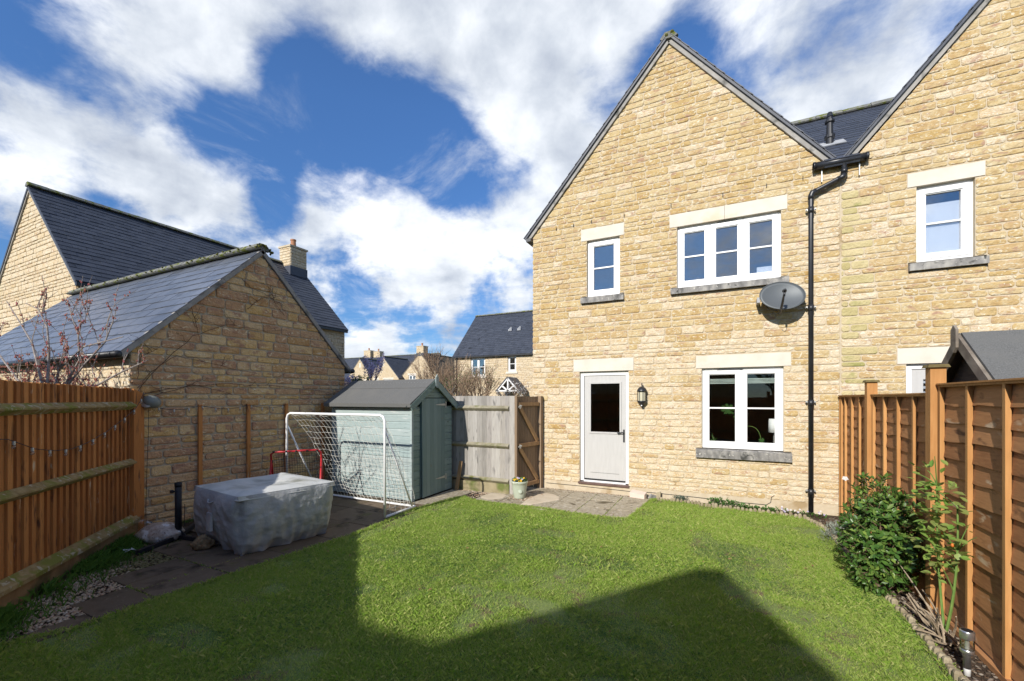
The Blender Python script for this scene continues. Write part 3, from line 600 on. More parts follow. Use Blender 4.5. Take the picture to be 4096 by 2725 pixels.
# planting bed along the house and the fence
b = Mb(); b.add([(-1.06, 7.62, .006), (.25, 7.5, .006), (1.1, 7.4, .006), (1.56, 7.4, .006), (1.56, 7.86, .006), (-1.06, 7.86, .006)], [(0, 1, 2, 3, 4, 5)])
b.add([(1.26, -3.6, .006), (1.56, -3.6, .006), (1.56, 7.4, .006), (1.1, 7.4, .006), (1.22, 6.95, .006), (1.26, 5.2, .006)], [(0, 1, 2, 3, 4, 5)])
struct(b.make('planting_bed', 'soil'))
P = scatter([(1.33, -2), (1.55, -2), (1.55, 7.8), (1.2, 7.4), (1.30, 5)], 1500, .012); pebbles('bark_chippings', P, rg.uniform(.006, .02, len(P)), 'chip', .4)['kind'] = 'stuff'
P = scatter([(-6.75, 2.62), (-5.17, 1.15), (-4.55, .5), (-4.3, 1.0), (-4.62, 1.0), (-4.62, 1.58), (-4.93, 1.60), (-4.95, 1.98), (-5.32, 2.0), (-5.34, 2.58), (-5.93, 2.60), (-6.0, 3.1), (-6.6, 3.1)], 2600, 0)
dm = (P[:, 0] + P[:, 1] * -1.0)
far = P[:, 1] > 2.02 + rg.normal(0, .12, len(P))
pebbles('gravel', P[~far] + [0, 0, .004], rg.uniform(.008, .019, (~far).sum()), 'pebble', .55)
pebbles('mossy_gravel', P[far], rg.uniform(.008, .017, far.sum()), 'pebble_moss', .5)
P = np.concatenate([scatter([(-3.3, 7.72), (-1.5, 7.74), (-1.5, 7.83), (-3.35, 7.83)], 2500, 0.0), scatter([(-3.35, 6.62), (-2.95, 6.60), (-2.85, 6.75), (-3.0, 6.95), (-3.35, 6.9)], 1800, .02), scatter([(-4.15, 6.75), (-3.5, 6.88), (-3.5, 6.98), (-4.7, 6.98), (-4.5, 6.86)], 2000, .0), scatter([(-4.15, 6.5), (-3.9, 6.4), (-3.9, 6.9), (-4.15, 6.9)], 900, -.002)])
pebbles('house_gravel', P, rg.uniform(.007, .017, len(P)), 'pebble', .55)

# ================================================================== MAIN HOUSE
HW = Fr((0, 7.85, 0), (1, 0, 0))
house = thing('stone_house', 'honey stone gabled house with cream back door, dish and black downpipe', 'house', (-.9, 7.85, 0))
H_holes = [(-.82, .90, 4.70, 4.92), (-.70, .82, 3.66, 4.70), (-.80, .92, 3.53, 3.66),
           (-2.40, -1.60, 4.72, 4.94), (-2.29, -1.68, 3.67, 4.72), (-2.40, -1.60, 3.53, 3.67),
           (-2.55, -1.43, 2.26, 2.49), (-2.43, -1.52, .15, 2.26),
           (-.40, .95, 2.26, 2.47), (-.31, .855, .92, 2.26), (-.40, .96, .77, .92)]
PA = [(-3.39, 0), (1.57, 0), (1.57, 5.22), (-3.156, 5.22), (-3.39, 4.95)]; PB = [(-3.156, 5.22), (1.42, 5.22), (-.83, 7.90)]
wl = Mb()
for p_, hh in ((PA, H_holes), (PB, [])): q = wall_mesh(HW, p_, hh); wl.add(q.v, q.f)
wall = wl.make('wall', 'mortar', house)
grow = [(-3.405, .16), (1.566, .16), (1.566, 5.22), (-3.17, 5.22), (-3.405, 4.95)]
st = course_stones(HW, grow, H_holes) + course_stones(HW, [(-3.17, 5.22), (1.42, 5.22), (-.83, 7.92)], [])
def washed(lst, f, alt='stone_pale'):
    for p in lst:
        if rnd.random() < f(cen(p)): p.m = alt
washed(st, lambda c: .78 if c.z < 2.7 else (.75 if c.x > 1.0 and c.z < 4.9 else (.22 if c.z < 3.6 else .10)))
pieces('stone', st, 'stone', wall)
pl = Mb(); pl.fbox(HW, -3.39, 1.566, 0, .155, 0, .014); pl.make('plinth', 'mortar', wall)
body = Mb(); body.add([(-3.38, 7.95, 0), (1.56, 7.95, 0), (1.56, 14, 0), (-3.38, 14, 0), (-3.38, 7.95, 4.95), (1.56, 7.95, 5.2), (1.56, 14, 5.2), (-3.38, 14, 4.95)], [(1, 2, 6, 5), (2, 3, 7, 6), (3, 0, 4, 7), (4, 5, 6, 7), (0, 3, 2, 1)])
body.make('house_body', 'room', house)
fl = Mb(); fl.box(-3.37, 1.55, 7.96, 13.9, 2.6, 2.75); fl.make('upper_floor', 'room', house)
lintel(house, HW, -.82, .90, 4.70, 4.92, split=.03); lintel(house, HW, -2.40, -1.60, 4.72, 4.94); lintel(house, HW, -2.55, -1.43, 2.26, 2.49); lintel(house, HW, -.40, .95, 2.26, 2.47)
sill(house, HW, -.80, .92, 3.54, 3.66); sill(house, HW, -2.40, -1.60, 3.54, 3.67, .06); sill(house, HW, -.40, .96, .77, .92)
win3 = window(house, HW, -.70, .82, 3.66, 4.70, 3); win1 = window(house, HW, -2.29, -1.68, 3.67, 4.72, 1, sw=.055); winK = window(house, HW, -.31, .855, .93, 2.26, 2, gl='glass_down')
for u0, u1, z in ((-.08, .30, 2.232),): v = Mb(); v.fbox(HW, u0, u1, z - .012, z - .002, -.055, -.04); v.make('trickle_vent', 'rubber', winK)
v = Mb(); v.fbox(HW, -.08, .22, 4.668, 4.676, -.055, -.04); v.make('trickle_vent', 'rubber', win3)
# back door
f = Mb(); d0, d1 = -.11, -.045
f.fbox(HW, -2.43, -2.36, .20, 2.255, d0, d1); f.fbox(HW, -1.58, -1.52, .20, 2.255, d0, d1); f.fbox(HW, -2.36, -1.58, 2.185, 2.255, d0, d1); f.fbox(HW, -2.36, -1.58, .185, .215, d0, d1 + .01)
door = f.make('door', 'upvc', house)
t = Mb(); t.fbox(HW, -2.45, -1.505, .15, .185, -.1, .05); t.make('threshold', 'threshold', door)
lf = Mb(); a, b_, c0, c1 = -2.352, -1.588, .245, 2.178; dd = -.062
lf.fbox(HW, a, -2.25, c0, c1, -.10, dd); lf.fbox(HW, -1.67, b_, c0, c1, -.10, dd); lf.fbox(HW, -2.25, -1.67, 2.05, c1, -.10, dd); lf.fbox(HW, -2.25, -1.67, c0, 1.11, -.10, dd)
lf.make('door_leaf', 'door', door)
for q in ((-2.262, -1.658, 2.03, 2.062), (-2.262, -1.658, 1.098, 1.13), (-2.262, -2.23, 1.13, 2.03), (-1.69, -1.658, 1.13, 2.03)):
    m_ = Mb(); m_.fbox(HW, *q, dd, dd + .014); m_.make('glass_bead', 'door', door)
p = Mb(); p.fbox(HW, -2.235, -1.685, 1.125, 2.035, -.085, -.078); p.make('pane', 'glass_down', door)
p = Mb(); p.fbox(HW, -2.24, -1.70, .36, .364, dd, dd + .003); p.fbox(HW, -2.352, -1.588, .222, .243, -.10, dd + .012); p.make('weather_bar', 'rubber', door)
h = Mb(); h.fbox(HW, -1.628, -1.60, .955, 1.185, dd, dd + .012); h.tube([HW(-1.614, 1.135, dd), HW(-1.614, 1.135, dd + .05), HW(-1.64, 1.133, dd + .055), HW(-1.73, 1.12, dd + .05)], [.011, .011, .01, .009], 8); h.tube([HW(-1.614, 1.02, dd), HW(-1.614, 1.02, dd + .016)], .009, 8)
h.make('handle', 'black', door)
# roof: two wing slopes, a ridge cap, verge strips and the slated valley behind
def wing(parent, xl, zl, xa, za, xr, zr, y0, y1, F=HW, cap=True):
    for (x0, z0) in ((xl, zl), (xr, zr)):
        sgn = 1 if x0 < xa else -1; d = Vector((xa - x0, 0, za - z0)).normalized(); nrm = Vector((-d.z * sgn, 0, d.x * sgn))
        r = Mb(); P0 = Vector((x0, 0, z0)) - d * .06; P1 = Vector((xa, 0, za))
        ring = [P0 + nrm * .04, P1 + nrm * .04, P1 + nrm * .075, P0 + nrm * .075]
        r.add([(q.x, y0, q.z) for q in ring] + [(q.x, y1, q.z) for q in ring], [(0, 1, 2, 3), (7, 6, 5, 4), (0, 4, 5, 1), (1, 5, 6, 2), (2, 6, 7, 3), (3, 7, 4, 0)]); r.make('roof_slope', 'slate', parent)
        v = Mb(); yv = y0 + .035
        ring = [P0 - nrm * .025, P1 - nrm * .025, P1 + nrm * .04, P0 + nrm * .04]
        v.add([(q.x, yv, q.z) for q in ring] + [(q.x, yv + .07, q.z) for q in ring], [(0, 1, 2, 3), (7, 6, 5, 4), (0, 4, 5, 1), (1, 5, 6, 2), (2, 6, 7, 3), (3, 7, 4, 0)]); v.make('verge', 'verge', parent)
        # slate ends stepping along the verge
        L = (P1 - P0).length; n = int(L / .2)
        for i in range(n):
            a = P0 + d * (L * i / n) + nrm * .075; b = P0 + d * (L * (i + 1) / n + .04) + nrm * .075; s = Mb()
            ring = [a, b, b + nrm * .006, a + nrm * .018]
            s.add([(q.x, y0 - .012, q.z) for q in ring] + [(q.x, y0 + .3, q.z) for q in ring], [(0, 1, 2, 3), (7, 6, 5, 4), (0, 4, 5, 1), (1, 5, 6, 2), (2, 6, 7, 3), (3, 7, 4, 0)]); s.make('slate', 'slate', parent)
wing(house, -3.46, 4.93, -.83, 7.92, 1.40, 5.30, 7.77, 11.3)
ridge_tiles('ridge_tile', house, (-.83, 7.76, 7.96), (-.83, 11.2, 7.96))
ms = Mb()
for i in range(10): ms.lathe([(.0, -.03), (.035, -.01), (.03, .02), (.0, .03)], (-.83 + rnd.uniform(-.13, .13), 7.77 + rnd.uniform(-.01, .15), 8.02 + rnd.uniform(-.05, .03)), 6)
ms.make('moss', 'moss', house, True)['kind'] = 'stuff'
VF = Fr((0, 7.72, 5.25), (1, 0, 0), (0, 3.38, 2.45)); q = Mb(); q.fbox(VF, 1.36, 1.78, -.02, .4, -.08, -.01); q.fbox(VF, -3.3, 4.2, .4, 4.17, -.08, -.012); q.make('roof_deck', 'slate', house)
pieces('slate', slates(VF, 1.36, 1.78, 0, .4, ex=.2, wd=.3) + slates(VF, -.6, 3.75, .4, 4.17, ex=.2, wd=.3), 'slate', house, 240)
ridge_tiles('ridge_tile', house, (-1, 11.13, 7.70), (4.1, 11.13, 7.70))
fl = Mb(); fl.lathe([(.055, 0), (.055, .12), (.075, .13), (.075, .17), (.05, .18), (.045, .38), (.07, .39), (.07, .42), (.05, .43), (.045, .47), (.055, .48), (.03, .56)], (1.60, 8.72, 5.95), 14); fl.make('flue_pipe', 'black', house, False)
q = Mb(); q.fbox(VF, 1.43, 1.80, 1.08, 1.36, .015, .026); q.make('flue_flashing', 'lead', house)
gt = Mb(); gt.tube([(1.22, 7.77, 5.235), (1.88, 7.77, 5.235)], .055, 12); gt.tube([(1.22, 7.77, 5.235), (1.25, 7.77, 5.235)], .062, 12); gt.tube([(1.85, 7.77, 5.235), (1.88, 7.77, 5.235)], .062, 12)
gt.make('gutter', 'black', house, True)
for x in (1.33, 1.78): q = Mb(); q.box(x, x + .012, 7.80, 7.84, 5.0, 5.2); q.make('gutter_bracket', 'galv', house)
dp = Mb(); yp = 7.765
dp.tube([(1.60, 7.77, 5.2), (1.60, 7.77, 5.08), (1.575, yp, 5.0), (1.24, yp, 4.86), (1.195, yp, 4.80), (1.195, yp, .02)], .034, 14)
for z in (4.60, 3.13, 1.70, .36): dp.tube([(1.195, yp, z - .06), (1.195, yp, z + .03)], .041, 14)
dp.tube([(1.60, 7.77, 5.12), (1.60, 7.77, 5.05)], .043, 14); dp.tube([(1.26, yp, 4.868), (1.21, yp, 4.845), (1.195, yp, 4.80), (1.195, yp, 4.75)], .04, 14); dp.tube([(1.52, yp, 4.977), (1.58, yp, 5.0), (1.6, yp, 5.04)], .04, 14)
dp.make('downpipe', 'black', house, True)
for z in (4.60, 3.13, 1.70, .36):
    q = Mb(); q.box(1.13, 1.26, yp + .015, yp + .04, z - .012, z + .012); q.tube([(1.14, yp + .02, z), (1.14, yp - .012, z)], .009, 6); q.tube([(1.25, yp + .02, z), (1.25, yp - .012, z)], .009, 6); q.make('pipe_clip', 'galv', house)
q = Mb(); q.box(-3.50, -3.40, 7.74, 11, 4.86, 4.92); q.make('gutter', 'black', house)
for x in (-2.9, -2.55, -2.2, -1.6, -.8, .0, .62, 1.1):
    q = Mb(); q.fbox(HW, x, x + .008, 5.07 + x * .02, 5.13 + x * .02, 0, .026); q.make('weep_vent', 'rubber', house)
# cable clipped along the plinth
q = Mb(); q.tube([HW(x, z, .022) for x, z in ((-3.1, .10), (-2.5, .10), (-1.5, .085), (-1.1, .10), (-.4, .09), (.2, .075), (.62, .075), (.68, .12), (.69, .20), (.73, .235))], .0045, 5); q.make('cable', 'black', house)
q = Mb(); q.tube([HW(x, z, n) for x, z, n in ((.60, 3.32, .05), (.66, 3.2, .04), (.78, 3.17, .03), (1.0, 3.18, .03), (1.16, 3.2, .05))], .006, 5); q.make('cable', 'black', house)

# ================================================================== NEIGHBOUR HOUSE
nh = thing('stone_house', 'stone house next door with single white blind window behind the lapped fence', 'house', (3.9, 7.85, 0))
N_holes = [(2.33, 3.12, 4.71, 4.90), (2.43, 3.025, 3.655, 4.71), (2.34, 3.14, 3.52, 3.655), (2.22, 3.36, 2.24, 2.46), (2.32, 3.26, .15, 2.24)]
wl = Mb()
for p_, hh in (([(1.575, 0), (6.3, 0), (6.3, 5.22), (1.575, 5.22)], N_holes), ([(1.70, 5.22), (6.2, 5.22), (3.95, 7.95)], [])): q = wall_mesh(HW, p_, hh); wl.add(q.v, q.f)
nwall = wl.make('wall', 'mortar', nh)
st = course_stones(HW, [(1.578, .16), (6.3, .16), (6.3, 5.22), (1.578, 5.22)], N_holes) + course_stones(HW, [(1.70, 5.22), (6.2, 5.22), (3.95, 7.95)], [])
M['stone_algae'] = mat('algae_stained_stone', [(.44, .36, .19), (.55, .47, .28)], scale=9, rough=.95, bump=1, bscale=34, bdist=.02, tone=[(.3, .26, .07), (.55, .45, .25)], tone_amt=.4, spots=[((.24, .25, .07), 4, .56, .72)], spec=.1)
for p in st:
    c = cen(p)
    if c.x < 1.83 and c.z < 4.9: p.m = 'stone_algae' if rnd.random() < .75 else 'stone_pale'
    elif rnd.random() < (.4 if c.x < 2.0 else .15): p.m = 'stone_pale'
pieces('stone', st, 'stone', nwall)
q = Mb(); q.fbox(HW, 1.563, 1.578, .16, 5.2, 0, .008); q.make('mortar_joint', 'mortar', nh)
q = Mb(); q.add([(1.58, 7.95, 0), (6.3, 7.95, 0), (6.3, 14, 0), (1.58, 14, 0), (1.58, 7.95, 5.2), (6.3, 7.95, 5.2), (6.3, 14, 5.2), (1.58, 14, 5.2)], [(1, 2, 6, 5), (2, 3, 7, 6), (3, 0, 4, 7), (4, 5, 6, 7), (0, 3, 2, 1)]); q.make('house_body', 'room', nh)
lintel(nh, HW, 2.33, 3.12, 4.71, 4.90); sill(nh, HW, 2.34, 3.14, 3.53, 3.655, .06); lintel(nh, HW, 2.22, 3.36, 2.24, 2.46)
nw = window(nh, HW, 2.43, 3.025, 3.66, 4.71, 1, sw=.055)
q = Mb(); q.fbox(HW, 2.50, 2.95, 3.70, 4.47, -.112, -.105); q.fbox(HW, 2.962, 2.985, 3.72, 4.6, -.115, -.107); q.make('blind', 'blind', nw)
f = Mb(); f.fbox(HW, 2.32, 2.39, .2, 2.235, d0, d1); f.fbox(HW, 3.19, 3.26, .2, 2.235, d0, d1); f.fbox(HW, 2.39, 3.19, 2.165, 2.235, d0, d1); nd = f.make('door', 'upvc', nh)
lf = Mb(); lf.fbox(HW, 2.395, 2.52, .25, 2.16, -.10, dd); lf.fbox(HW, 3.06, 3.185, .25, 2.16, -.10, dd); lf.fbox(HW, 2.52, 3.06, 2.02, 2.16, -.1, dd); lf.fbox(HW, 2.52, 3.06, .25, 1.1, -.1, dd); lf.make('door_leaf', 'door', nd)
q = Mb(); q.fbox(HW, 2.50, 3.08, 1.08, 2.04, -.085, -.08); q.make('pane', 'glass_up', nd)
for i in range(12): q = Mb(); q.fbox(HW, 2.53, 3.05, 1.14 + i * .075, 1.175 + i * .075, -.10, -.092); q.make('blind_slat', 'blind', nd)
wing(nh, 1.69, 5.28, 3.95, 7.97, 6.25, 5.25, 7.77, 11.3)

# ================================================================== GARAGE
gar = thing('stone_garage', 'brown stone garage gable with slate roof, timber battens and bare climber stems', 'garage', (-6.9, 4.55, 0))
GF = Fr((-6.9, 0, 0), (0, 1, 0)); GP = [(2.80, 0), (6.30, 0), (6.30, 2.40), (4.55, 4.17), (2.80, 2.38)]
wl = wall_mesh(GF, GP, []); SF = Fr((0, 2.80, 0), (1, 0, 0)); q = wall_mesh(SF, [(-13.9, 0), (-7.0, 0), (-7.0, 2.38), (-13.9, 2.38)], []); wl.add(q.v, q.f)
wl.box(-13.9, -13.8, 2.9, 6.3, 0, 2.4); wl.box(-13.8, -7.0, 6.2, 6.3, 0, 2.4)
gw = wl.make('wall', 'mortar_grey', gar)
st = course_stones(GF, [(2.785, 0), (6.31, 0), (6.31, 2.41), (4.55, 4.19), (2.785, 2.4)], [], hr=(.075, .15), wr=(.18, .44), depth=.016, joint=.017)
st2 = course_stones(SF, [(-13.9, 1.2), (-6.9, 1.2), (-6.9, 2.36), (-13.9, 2.36)], [], depth=.016, joint=.013)
for p in st2: p.m = 'stone_pale'
pieces('stone', st + st2, 'stone_garage', gw)
eo = 2.68; sl_ = math.hypot(4.55 - eo, 4.22 - 2.34)
RF = Fr((0, eo, 2.34), (1, 0, 0), (0, 4.55 - eo, 4.22 - 2.34)); q = Mb(); q.fbox(RF, -13.95, -6.86, 0, sl_, -.06, -.002)
RB = Fr((0, 9.1 - eo, 2.34), (-1, 0, 0), (0, eo - 4.55, 4.22 - 2.34)); q.fbox(RB, 6.86, 13.95, 0, sl_, -.06, .012); q.make('roof', 'slate_garage', gar)
pieces('slate', slates(RF, -13.97, -6.84, 0, sl_ + .02, ex=.215, wd=.30, th=.009, jit=.003), 'slate_garage', gar)
ridge_tiles('ridge_tile', gar, (-13.95, 4.55, 4.24), (-6.84, 4.55, 4.24), ln=.45, w=.13, h=.08)
ms = Mb()
for i in range(90):
    x = -6.85 - rnd.random() ** 1.4 * 7; ms.lathe([(.0, -.02), (rnd.uniform(.010, .024), -.005), (.014, .010), (.0, .014)], (x, 4.55 + rnd.choice((-1, -1, 1)) * rnd.uniform(.07, .15), 4.25 + rnd.uniform(-.01, .03)), 6)
for i in range(22): a = rnd.uniform(-.13, .16); ms.lathe([(.0, -.02), (rnd.uniform(.012, .028), -.005), (.018, .014), (.0, .02)], (-6.84 + rnd.uniform(-.05, .02), 4.55 + a, 4.315 - abs(a) * .75 + rnd.uniform(-.02, .015)), 6)
ms.make('moss', 'moss', gar, True)['kind'] = 'stuff'
for s_, (ya, yb) in enumerate(((eo - .02, 4.55), (9.12 - eo, 4.55))):
    d = Vector((0, yb - ya, 4.22 - 2.32)).normalized(); n_ = Vector((0, -d.z, d.y)) * (1 if s_ == 0 else -1); L = math.hypot(yb - ya, 4.22 - 2.32)
    k = 3
    for i in range(k):
        a = Vector((-6.9, ya, 2.32)) + d * (L * i / k + .003); b_ = Vector((-6.9, ya, 2.32)) + d * (L * (i + 1) / k - .003); q = Mb()
        q.add([a - n_ * .055, b_ - n_ * .055, b_ + n_ * .012, a + n_ * .012] + [v_ + Vector((.055, 0, 0)) for v_ in (a - n_ * .055, b_ - n_ * .055, b_ + n_ * .012, a + n_ * .012)],
              [(3, 2, 1, 0), (4, 5, 6, 7), (0, 1, 5, 4), (1, 2, 6, 5), (2, 3, 7, 6), (3, 0, 4, 7)]); q.make('verge', 'verge', gar)
for y in (eo - .04, 9.1 - eo + .04): q = Mb(); q.tube([(-13.95, y, 2.315), (-6.82, y, 2.315)], .045, 10); q.make('gutter', 'black', gar, True)
q = Mb(); q.box(-13.9, -6.92, 2.70, 2.78, 2.285, 2.31); q.make('soffit', 'black', gar)
for y in (3.60, 4.31, 4.98, 5.74): q = Mb(); q.fbox(GF, y - .026, y + .026, 0, 1.665, .03, .06); q.make('batten', 'fence_red', gar)

# ================================================================== HOUSES BEYOND
def box_house(name, label, x0, x1, y0, y1, eave, ridge, axis, wins, m_stone='stone_pale', m_roof='slate', stones=0, doors=(), zlow=1.6, gable_limit=None, chim=(), win_lights=2, group=None, slate_lim=0):
    """axis 'y': ridge runs away and the gable faces the garden; axis 'x': ridge runs across and the eaves face it"""
    t = thing(name, label, 'house', ((x0 + x1) / 2, y0, 0), group)
    F = Fr((0, y0, 0), (1, 0, 0)); xm = (x0 + x1) / 2; ym = (y0 + y1) / 2; holes = [wn[:4] for wn in wins]
    P = [(x0, 0), (x1, 0), (x1, eave), (xm, ridge), (x0, eave)] if axis == 'y' else [(x0, 0), (x1, 0), (x1, eave), (x0, eave)]
    wl = wall_mesh(F, P, holes, thick=.25)
    wl.box(x0, x0 + .25, y0 + .25, y1, 0, eave); wl.box(x1 - .25, x1, y0 + .25, y1, 0, eave)
    Fb = Fr((0, y1, 0), (-1, 0, 0)); Pb = [(-p[0], p[1]) for p in P][::-1]; q = wall_mesh(Fb, Pb, [], .2, -.001); wl.add(q.v, q.f)
    if axis == 'x':
        for xx, s in ((x0, -1), (x1, 1)):
            G = Fr((xx, 0, 0), (0, s, 0)); e = .0015; wl.prism(G, [(y0 * s, eave), (y1 * s, eave), (ym * s, ridge)] if s > 0 else [(-y1, eave), (-y0, eave), (-ym, ridge)], -.2, -e)
    wl.box(x0 + .3, x1 - .3, y0 + 1.2, y1 - .3, 0, eave - .1)
    w_ = wl.make('wall', 'mortar', t)
    st = course_stones(F, [(x0 - .01, zlow)] + [(x1 + .01, zlow)] + [(p[0] + (.01 if p[0] > xm else -.01 if p[0] < xm else 0), p[1]) for p in P[2:]], holes, hr=(.09, .16), wr=(.2, .5), depth=.02)
    G = Fr((x1, 0, 0), (0, 1, 0)); st += course_stones(G, [(y0, zlow + .8), (min(y1, y0 + 12), zlow + .8), (min(y1, y0 + 12), eave), (y0, eave)], [], hr=(.1, .16), wr=(.22, .5), depth=.02)
    pieces('stone', st, m_stone, w_, stones)
    if axis == 'y':
        hw = (x1 - x0) / 2; o = .12; sl = (ridge - eave) / hw; L = math.hypot(hw + o, (hw + o) * sl)
        for s in (1, -1):
            RFm = Fr((xm + s * (hw + o), 0, ridge - (hw + o) * sl), (0, s, 0), (-s * (hw + o), 0, (hw + o) * sl)); a, b = sorted((s * (y0 - .08), s * (y1 + .08)))
            q = Mb(); q.fbox(RFm, a, b, 0, L, -.02, .05); q.make('roof', m_roof, t)
            F2 = Fr(RFm(0, 0, .05), RFm.U, RFm.V)
            if s == 1: pieces('slate', slates(F2, a, b, 0, L, ex=.2, wd=.32, th=.012, jit=.006), m_roof, t, slate_lim)
            v = Mb(); fa = Fr((0, y0 - .06, 0), (1, 0, 0)); d = Vector((-s * (hw + o), (hw + o) * sl)).normalized()
            A = (xm + s * (hw + o), ridge - (hw + o) * sl); B = (xm, ridge); v.add([fa(A[0], A[1] - .1, 0), fa(B[0], B[1] - .1, 0), fa(B[0], B[1] + .05, 0), fa(A[0], A[1] + .05, 0), fa(A[0], A[1] - .1, -.058), fa(B[0], B[1] - .1, -.058), fa(B[0], B[1] + .05, -.058), fa(A[0], A[1] + .05, -.058)],
                [(0, 1, 2, 3), (7, 6, 5, 4), (0, 4, 5, 1), (3, 2, 6, 7), (1, 5, 6, 2), (0, 3, 7, 4)]); v.make('verge', 'verge', t)
            q = Mb(); gx = xm + s * (hw + o + .05); q.box(gx - .05, gx + .05, y0 - .08, y1, ridge - (hw + o) * sl - .09, ridge - (hw + o) * sl + .01); q.make('gutter', 'black', t)
        ridge_tiles('ridge_tile', t, (xm, y0 - .1, ridge + .08), (xm, y1 + .1, ridge + .08), ln=.45)
    else:
        hd = (y1 - y0) / 2; o = .15; sl = (ridge - eave) / hd; L = math.hypot(hd + o, (hd + o) * sl)
        for s in (1, -1):
            RFm = Fr((0, ym - s * (hd + o), ridge - (hd + o) * sl), (s, 0, 0), (0, s * (hd + o), (hd + o) * sl)); a, b = sorted((s * (x0 - .1), s * (x1 + .1)))
            q = Mb(); q.fbox(RFm, a, b, 0, L, -.02, .05); q.make('roof', m_roof, t); F2 = Fr(RFm(0, 0, .05), RFm.U, RFm.V)
            if s == 1: pieces('slate', slates(F2, a, b, 0, L, ex=.2, wd=.32, th=.014, jit=.02), m_roof, t, slate_lim)
        q = Mb(); q.box(x0 - .1, x1 + .1, y0 - o - .09, y0 - o + .01, ridge - (hd + o) * sl - .06, ridge - (hd + o) * sl + .03); q.make('gutter', 'black', t)
        ridge_tiles('ridge_tile', t, (x0 - .1, ym, ridge + .06), (x1 + .1, ym, ridge + .06), ln=.45)
    for wn in wins:
        window(t, F, *wn[:4], wn[4], simple=True, depth=.08, fw=.07, sw=.05, bt=.035)
        q = Mb(); q.fbox(F, wn[0] - .12, wn[1] + .12, wn[2] - .14, wn[2] - .005, -.05, .07); q.make('sill', 'lintel', t)
        q = Mb(); q.fbox(F, wn[0] - .15, wn[1] + .15, wn[3] + .005, min(wn[3] + .22, eave - .03) if axis == 'x' else wn[3] + .22, -.05, .028); q.make('lintel', 'lintel', t)
    for (cx_, cy_, z0, z1, wx, wy) in chim:
        q = Mb(); q.box(cx_ - wx / 2, cx_ + wx / 2, cy_ - wy / 2, cy_ + wy / 2, z0, z1); q.box(cx_ - wx / 2 - .05, cx_ + wx / 2 + .05, cy_ - wy / 2 - .05, cy_ + wy / 2 + .05, z1, z1 + .08); ch = q.make('chimney', 'mortar', t)
        st = []
        for FF, a, b in ((Fr((cx_, cy_ - wy / 2, 0), (1, 0, 0)), -wx / 2, wx / 2), (Fr((cx_ + wx / 2, cy_, 0), (0, 1, 0)), -wy / 2, wy / 2)): st += course_stones(FF, [(a, z0), (b, z0), (b, z1), (a, z1)], [], hr=(.1, .15), wr=(.25, .45), depth=.02)
        pieces('stone', st, m_stone, ch, 0)
        q = Mb(); q.lathe([(.13, 0), (.11, .35), (.13, .36), (.13, .42), (.09, .42)], (cx_, cy_, z1 + .08), 12); q.make('chimney_pot', 'terracotta', ch)
        q = Mb(); q.box(cx_ - wx / 2 - .03, cx_ + wx / 2 + .03, cy_ - wy / 2 - .03, cy_ + wy / 2 + .03, z0 - .1, z0 + .32); q.make('flashing', 'slate', ch)
    return t
big = box_house('stone_house', 'large stone house with long dark slate roof rising behind the garage', -21.6, -15.5, 5.13, 14.16, 4.95, 8.02, 'y', [], 'stone_pale', stones=240, zlow=1.9, slate_lim=300, chim=((-18.3, 13.65, 7.6, 8.8, .75, .85),))
h1 = box_house('stone_house', 'stone house with plain slate roof and canopy porch beyond the grey fence', -17.15, -6.5, 25.6, 31.8, 4.82, 8.08, 'x', [(-15.82, -14.65, 3.3, 4.60, 2), (-12.91, -12.29, 3.56, 4.6, 1)], stones=0, zlow=1.5)
q = Mb(); q.tube([(-16.95, 25.5, 4.7), (-16.95, 25.5, .1)], .05, 8); q.make('downpipe', 'black', h1)
q = Mb(); q.box(-12.05, -11.87, 25.57, 25.6, 4.55, 4.72); q.make('vent', 'lead', h1)
for x in (-13.6, -12.9):
    q = Mb(); z = 6.55; y = 27.15
    for k in range(3): q.box(x + k * .09, x + k * .09 + .06, y - .1, y - .04, z - .02, z + .12 + .07 * k)
    q.make('roof_vent', 'lead', h1)
# timber canopy on its front
can = Mb(); ax, ay, az = -12.27, 24.35, 3.05; hw_, dz = .80, .85
for a, b_ in (((ax, az), (ax - hw_, az - dz)), ((ax, az), (ax + hw_, az - dz)), ((ax - hw_ * .95, az - dz + .05), (ax + hw_ * .95, az - dz + .05)), ((ax, az - .05), (ax, az - dz)), ((ax, az - dz + .05), (ax - .42, az - .48)), ((ax, az - dz + .05), (ax + .42, az - .48))):
    can.bar((a[0], ay, a[1]), (b_[0], ay, b_[1]), .09, .08, (0, 1, 0))
for s in (-1, 1): can.bar((ax + s * .72, ay + .02, az - dz), (ax + s * .72, ay + 1.2, az - dz - .7), .08, .08)
can.make('canopy_frame', 'upvc', h1)
for s in (-1, 1):
    q = Mb(); d = Vector((s * hw_, 0, -dz)).normalized(); n_ = Vector((dz, 0, hw_ * s)).normalized() * s
    a = Vector((ax, 0, az + .06)); b_ = a + d * 1.25
    q.add([(v_.x, y, v_.z) for y in (ay - .08, 25.57) for v_ in (a, b_, b_ + n_ * .05, a + n_ * .05)], [(0, 1, 2, 3), (7, 6, 5, 4), (0, 4, 5, 1), (1, 5, 6, 2), (2, 6, 7, 3), (3, 7, 4, 0)]); q.make('canopy_roof', 'slate', h1)
h2 = box_house('stone_house', 'far stone gable with chimney on its peak and brown tiled roof', -39.6, -33.2, 46, 60, 4.75, 7.85, 'y', [(-38.3, -37.1, 3.85, 4.95, 2)], m_roof='stone_tile', zlow=2.5, chim=((-36.4, 46.5, 7.55, 8.75, 1.15, 1.0),))
